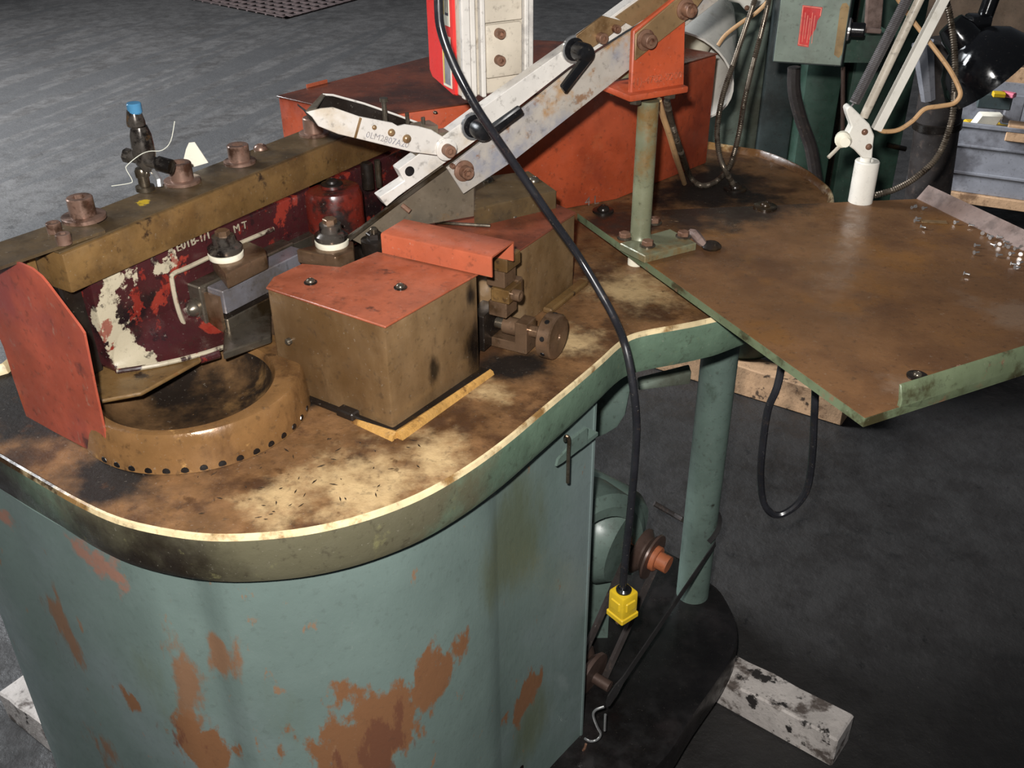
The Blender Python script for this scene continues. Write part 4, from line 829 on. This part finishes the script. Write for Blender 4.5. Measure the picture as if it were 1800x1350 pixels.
# ------------------------------------------------------------------ motor and drive
pcn = PY(1140,975,1.50); pax = V((.80,-.58,-.10)).normalized()
MOT = thing('drive_motor', 'green motor with rusty belt pulley behind the cabinet edge', 'motor', zed(pcn-pax*.15,.15))
b = B(); b.lathe([(.03,-.32),(.09,-.30),(.105,-.27),(.105,-.10),(.10,-.07),(.085,-.05),(.03,-.045)], pcn, pax, 32); part(MOT, 'housing', b, M_green)
b = B(); b.lathe([(.018,-.045),(.018,.045)], pcn, pax, 16); part(MOT, 'shaft', b, M_rustpul)
b = B(); b.lathe([(.02,-.022),(.047,-.020),(.048,-.016),(.036,-.006),(.036,-.002),(.048,.008),(.047,.012),(.024,.012)], pcn, pax, 32); pl = part(MOT, 'pulley', b, M_pulley)
b = B(); b.lathe([(.026,.012),(.026,.020),(.024,.022)], pcn, pax, 20); part(pl, 'hub', b, M_rustpul, 'orange rusty hub')
b = B(); c0 = zed(pcn-pax*.18,.15); b.box(c0-V((.08,.06,0)), V((.16,0,0)), V((0,.12,0)), Zx*(pcn.z-.08-.15)); part(MOT, 'mount', b, M_green)
low = PY(1035,1185,1.42)
b = B(); pth = [pcn-pax*.004+V((.02,.0,-.03)), low+V((.03,0,-.02))]; b.tube(pth, .008, 6); pth2 = [pcn-pax*.004+V((-.03,0,.02)), low+V((-.02,0,.03))]; b.tube(pth2, .008, 6); solo('drive_belt', b, M_rubber2, zed(low,.15), 'worn drive belt running down from the rusty pulley', 'belt')
b = B(); b.lathe([(.02,-.03),(.052,-.028),(.052,-.02),(.038,-.008),(.052,.004),(.052,.012),(.02,.014)], low, pax, 28); b.lathe([(.012,.0),(.012,.05)], low, pax, 12); solo('lower_pulley', b, M_pulley, zed(low,.15), 'dark lower belt pulley half hidden by the cabinet edge', 'pulley')
# large belt guard arc
gcn = PY(1020,985,1.46)
b = B(); loops = []
for a in range(-35,116,8):
    c_, s_ = math.cos(math.radians(a)), math.sin(math.radians(a)); r1, r2 = .155,.115
    u_ = V((.72,.62,.0)).normalized()*0 + V((.62,.5,0)).normalized()
    q = lambda r, dp: gcn + u_*(c_*r) + Zx*(s_*r) + V((.5,-.62,0)).normalized()*dp
    loops.append([q(r1,-.05), q(r1,.02), q(r1-.02,.035), q(r2,.035), q(r2,.025), q(r1-.02,.022), q(r1-.008,.01), q(r1-.008,-.05)])
b.loft(loops); solo('belt_guard', b, M_green, zed(gcn,.3), 'curved green belt guard just behind the cabinet edge', 'belt guard')
# inner casting leg behind cabinet edge and bearing under the table
IY = 1.55
b = B(); b.extr([PY(u,v,IY) for u,v in [(1040,560),(1125,560),(1108,690),(1100,730),(1086,752),(1066,764),(1040,775)]], (0,.05,0)); b.bevel(.006,2); part(PAN, 'gusset', b, M_green)
q = PY(1178,632,1.85); b = B(); b.lathe([(.10,.05),(.10,.015),(.09,.004),(.06,0),(.01,-.002)], zed(q,.875), n=32); part(PAN, 'underside_boss', b, M_green)
SL_ = next(o for o in COL.objects if o.name == 'support_leg')
b = B(); a_, c_ = PY(1122,682,1.62), PY(1215,662,1.66); b.loft([[a_+V((0,0,-.007)),a_+V((0,.03,-.007)),a_+V((0,.03,.007)),a_+V((0,0,.007))],[c_+V((0,0,-.018)),c_+V((0,.03,-.018)),c_+V((0,.03,.012)),c_+V((0,0,.012))]]); b.bevel(.004,2); part(SL_, 'tie_bar', b, M_grgrey)
# black cord loop under the tray
lp = smooth_path([P(1392,520,1.017)]+[PY(u,v,y) for u,v,y in [(1370,665,1.36),(1350,720,1.36),(1340,790,1.36),(1337,840,1.36),(1342,882,1.36),(1356,902,1.36),(1375,904,1.36),(1402,886,1.36),(1420,855,1.36),(1428,800,1.36),(1431,740,1.36),(1433,690,1.36)]]+[P(1436,520,1.017)],5)
b = B(); b.tube(lp, .0062, 8); solo('hanging_cord', b, M_rubber, lp[0], 'black cord hanging in a loop below the brown tray', 'cord')
b = B(); b.tube(smooth_path([PY(1150,885,1.75),PY(1185,905,1.74),PY(1205,915,1.72),PY(1250,930,1.8)],4), .006, 8); solo('trailing_cord', b, M_rubber2, PY(1185,905,1.74), 'dark cord passing behind the round leg above the base', 'cord')
# ================================================================== BACKGROUND
RM = thing('rear_machine', 'second green machine standing behind the table at right', 'machine', zed(PY(1450,500,3.0),.0))
def slab(par, name, ul, ur, y, dep, z0, z1, m_, bv=.01, tilt=0):
    a, c = PY(ul,200,y), PY(ur,200,y); b = B(); b.box(V((a.x,y,z0)), V((c.x-a.x,tilt,0)), V((0,dep,0)), Zx*(z1-z0))
    if bv: b.bevel(bv,2)
    return part(par, name, b, m_)
slab(RM, 'side_panel', 1240, 1336, 3.05, .5, .08, 1.75, M_grgrey)
slab(RM, 'corner_panel', 1338, 1396, 3.03, .5, .08, 1.75, M_slate)
slab(RM, 'column', 1404, 1478, 2.98, .5, .08, 1.75, M_dgreen, .04)
slab(RM, 'door_panel', 1486, 1596, 3.03, .4, .05, 1.70, M_dgreen)
slab(RM, 'door_edge', 1478, 1487, 3.06, .3, .05, 1.70, M_dark, 0)
b = B(); q = P(1318,640,.1)+V((0,.12,0)); b.lathe([(.02,0),(.10,.004),(.115,.02),(.12,.10),(.12,.6)], zed(q,.10), n=32); part(RM, 'round_foot', b, M_dgreen)
b = B(); a_ = PY(1560,255,3.02); b.tube([a_, PY(1592,262,3.02)], .008, 8); part(RM, 'band', b, M_dark)
hs = smooth_path([PY(u,v,2.5) for u,v in [(1396,118),(1396,160),(1408,210),(1424,255),(1432,300),(1438,340)]],4)
b = B(); b.tube(hs, .016, 10); part(RM, 'hose', b, M_rubber2)
b = B(); b.tube([PY(1482,118,2.4), PY(1481,240,2.4)], .005, 8); part(RM, 'thin_rod', b, M_pulley)
# control box
yb = 2.2
bl, br_ = PY(1357,107,yb), PY(1479,122,yb-.045)
xd = (zed(br_,0)-zed(bl,0)); zb0 = min(bl.z,br_.z); o = zed(bl,(bl.z+br_.z)/2); nx = V((xd.y,-xd.x,0)).normalized()
CB = thing('control_box', 'grey-green control box with red warning label and knob on the rear machine', 'control box', o)
b = B(); b.box(o, xd, -nx*.12, Zx*.22); b.bevel(.005,2); part(CB, 'body', b, M_slate)
b = B(); b.box(o+nx*.0005+xd*.02+Zx*.004, xd*.96, nx*.002, Zx*.21); b.bevel(.001,1); part(CB, 'cover', b, M_grgrey)
def CQ(u, v, off=.003): return PL(u, v, o+nx*off, nx)
xn = xd.normalized()
b = B(); b.extr([CQ(u,v) for u,v in [(1402,80),(1421,83),(1424,66),(1434,50),(1437,36),(1443,28),(1446,13),(1411,9)]], nx*.0006); rl_ = part(CB, 'warning_label', b, M_redp, 'torn red warning label with pale border and print')
for pa_, pb2 in (((1404,78),(1412,11)),((1412,11),(1444,15)),((1404,78),(1420,81)),((1444,15),(1442,28))):
    b = B(); b.tube([CQ(*pa_,.0038), CQ(*pb2,.0038)], .0009, 4); part(rl_, 'border_line', b, M_inkred)
for k in range(5):
    b = B(); b.tube([CQ(1410+k*4.2,74+k*.6-(k%2)*6,.0038), CQ(1416+k*4.2,22+(k%3)*5,.0038)], .0007, 4); part(rl_, 'print_line', b, M_inkred)
b = B(); b.extr([CQ(u,v) for u,v in [(1466,96),(1474,102),(1480,95),(1493,12),(1488,5),(1481,6),(1477,14)]], nx*.0008); part(CB, 'brass_strip', b, M_brownp, 'tan nameplate strip')
sx = xn; q = o+xd+Zx*.07-nx*.04
b = B(); b.lathe([(.022,0),(.022,.006),(.015,.008),(.015,.032),(.013,.035)], q, sx, 20); part(CB, 'knob', b, M_blackp)
b = B(); b.lathe([(.024,0),(.024,.004)], q, sx, 20); part(CB, 'knob_ring', b, M_zinc)
b = B(); b.box(PY(1470,62,2.33), V((.13,-.01,0)), V((0,.1,0)), V((0,0,-.06))); part(RM, 'switch_shelf', b, M_dgreen)
b = B(); b.extr([PY(u,v,2.34) for u,v in [(1527,-30),(1522,50),(1549,52),(1556,-30)]], (0,.015,0)); b.extr([PY(u,v,2.32) for u,v in [(1520,50),(1520,58),(1549,60),(1551,52)]], (0,.04,0)); b.bevel(.002,1); part(RM, 'toggle_handle', b, M_traylip)
# dark pipe stand
a_, c_ = P(1632,370,.35), PY(1668,60,2.9)
a_ = PY(1630,345,2.85); c_ = PY(1668,70,2.85)
DP = thing('dark_standpipe', 'dark brown standpipe behind the white lamp arm', 'pipe', zed(a_,0))
b = B(); d_ = (c_-a_).normalized(); b.tube([a_-d_*.6, a_, c_], [.068,.064,.060], 20); part(DP, 'pipe', b, M_rubber2)
b = B(); m_ = a_+(c_-a_)*.5; b.lathe([(.064,-.02),(.068,-.018),(.068,.002),(.064,.004)], m_, d_, 24); part(DP, 'band', b, M_dark)
b = B(); b.tube([PY(1632,175,2.8),PY(1622,75,2.8)], [.02,.03], 8); part(DP, 'grey_lug', b, M_bin)
# black lamp
yl = 2.35; sc_ = PY(1722,112,yl)
BL = thing('black_lamp', 'glossy black dome lamp head at the upper right', 'lamp', sc_)
ax_ = (PY(1758,134,yl-.03)-PY(1700,62,yl)).normalized()
apx = PY(1674,46,yl); RS = .125
b = B(); prof = [(.012,-.012),(.035,-.008),(.044,.02),(.048,.055),(.075,.07),(.105,.10),(.122,.14),(.128,.18),(.124,.181),(.116,.14),(.098,.104),(.05,.075),(.01,.06)]
prof = [(a*.84,c*.84) for a,c in prof]; b.lathe(prof, apx, ax_, 40); sh_ = part(BL, 'shade', b, M_black)
vx = ax_.cross(V((0,1,0))).normalized()
for k in range(5):
    a = math.radians(-60+k*22); r_ = (vx*math.sin(a) - (ax_.cross(vx))*math.cos(a)); 
    b = B(); b.cbox(apx+ax_*.030+r_*.0395, ax_*.028, r_.cross(ax_)*.005, r_*.002); part(sh_, 'vent_slot', b, M_bin)
b = B(); b.lathe([(.02,.07),(.036,.10),(.042,.135),(.026,.165),(.001,.175)], apx, ax_, 24); part(BL, 'bulb', b, M_white)
b = B(); b.tube([PY(1720,60,yl+.05), PY(1742,0,yl+.06), PY(1765,-60,yl+.06)], .018, 14); part(BL, 'arm', b, M_black)
b = B(); b.cbox(PY(1717,45,yl+.02), V((.05,0,0)), V((0,.05,0)), Zx*.05); b.bevel(.008,2); part(BL, 'swivel', b, M_black)
# bins on pallet
B0, B1 = P(1592,322,.16), P(1810,352,.16)
bx = (B1-B0).normalized(); B1 = B0+bx*1.2; by = V((-bx.y,bx.x,0))
PALL = thing('wood_pallet', 'tan wooden pallet under the grey bins at the right edge', 'pallet', zed(B0,0))
for dz in (.11,):
    b = B(); b.box(zed(B0,dz)+bx*.12-by*.02, bx*1.1, by*.09, Zx*.045); b.bevel(.003,1); part(PALL, 'plank', b, M_wood2)
    b = B(); b.box(zed(B0,dz)+bx*.12+by*.22, bx*1.1, by*.09, Zx*.045); b.bevel(.003,1); part(PALL, 'plank', b, M_wood2)
for s_ in (.14,.8): b = B(); b.box(zed(B0,.001)+bx*s_-by*.02, bx*.06, by*.34, Zx*.108); part(PALL, 'block', b, M_wood2)
BIN = thing('parts_bin', 'long grey ribbed storage bin standing on the wooden pallet', 'bin', zed(B0,.156))
bh = .30
b = B(); b.box(zed(B0,.157), bx*1.2, by*.02, Zx*bh); part(BIN, 'front_wall', b, M_bin)
b = B(); b.box(zed(B0,.157)+by*.36, bx*1.2, by*.02, Zx*(bh+.10)); part(BIN, 'back_wall', b, M_bin)
b = B(); b.box(zed(B0,.157)+by*.02, bx*.02, by*.34, Zx*bh); part(BIN, 'end_wall', b, M_bin)
b = B(); b.box(zed(B0,.157)+by*.02, bx*1.2, by*.34, Zx*.22); part(BIN, 'floor', b, M_slate)
for z_, h_ in ((.08,.014),(.20,.012),(.285,.02)): b = B(); b.box(zed(B0,.157+z_)-by*.012, bx*1.2, by*.012, Zx*h_); b.bevel(.003,1); part(BIN, 'rib', b, M_bin)
b = B(); b.box(zed(B0,.157)+by*.02+bx*.78, bx*.02, by*.34, Zx*(bh+.03)); part(BIN, 'divider', b, M_bin)
b = B(); b.box(zed(B0,.157)+by*.40+bx*.1, bx*1.1, by*.02, Zx*.46); b.bevel(.003,1); solo('plywood_panel', b, M_wood2, zed(B0,.16)+by*.4, 'tan plywood panel standing behind the grey bin', 'panel')
def item(u, v, z, d, w_, h_, m_, name, label, cat, rot=0, tilt=0):
    c = P(u,v,z); x_ = (bx*math.cos(rot)+by*math.sin(rot)); y_ = V((-x_.y,x_.x,0)); up = (Zx+x_*tilt).normalized()
    b = B(); b.cbox(c, x_*d, y_*w_, up*h_); b.bevel(.004,1); solo(name, b, m_, c, label, cat)
zi = .157+.22+.03
item(1722,222,zi+.0,.14,.06,.05,M_yellow2,'carton','yellow carton lying in the grey bin beside a white carton','carton',.4,.3)
item(1764,232,zi+.0,.09,.06,.05,M_yellow2,'carton','small yellow carton in the grey bin nearest the frame edge','carton',-.2)
item(1733,212,zi+.05,.09,.06,.07,M_paper,'carton','white crumpled carton lying on the yellow one in the bin','carton',.3,.5)
item(1748,176,zi+.16,.13,.07,.06,M_slate,'carton','dark grey carton propped at the back of the bin','carton',.1)
item(1756,166,zi+.20,.05,.04,.02,M_yellow2,'packet','small yellow packet on top of the dark grey carton','packet',.2)
item(1772,166,zi+.20,.06,.03,.02,M_pink,'packet','small pink packet on top of the dark grey carton','packet',-.4)
item(1782,190,zi+.10,.07,.05,.12,M_bin,'carton','light grey upright carton at the back of the bin','carton',.1)
item(1792,232,zi+.03,.10,.08,.07,M_wood2,'carton','tan cardboard carton at the right edge of the bin','carton',.0)
# black bits above the bins
wy = 4.9
b = B(); b.box(PY(1560,120,wy), V((2.0,-.6,0)), V((0,.05,0)), Zx*.9); struct('wall_right', b, M_wall)
# oil chips on the table
random.seed(5); b = B()
for k in range(60):
    u, v = random.uniform(330,760), random.uniform(770,915)
    if v > 930-abs(u-430)*.25: continue
    p = P(u,v,Z0+.0006); a = random.uniform(0,6.3); l_, w_ = random.uniform(.0015,.0055), random.uniform(.0005,.0015); d_ = V((math.cos(a),math.sin(a),0)); n_ = V((-d_.y,d_.x,0))
    b.extr([p-d_*l_, p+n_*w_, p+d_*l_, p-n_*w_*.6], Zx*.0006)
o = solo('metal_chips', b, M_chip, P(540,850,Z0), 'dark metal flakes scattered over the front of the table', 'metal chips', kind='stuff')
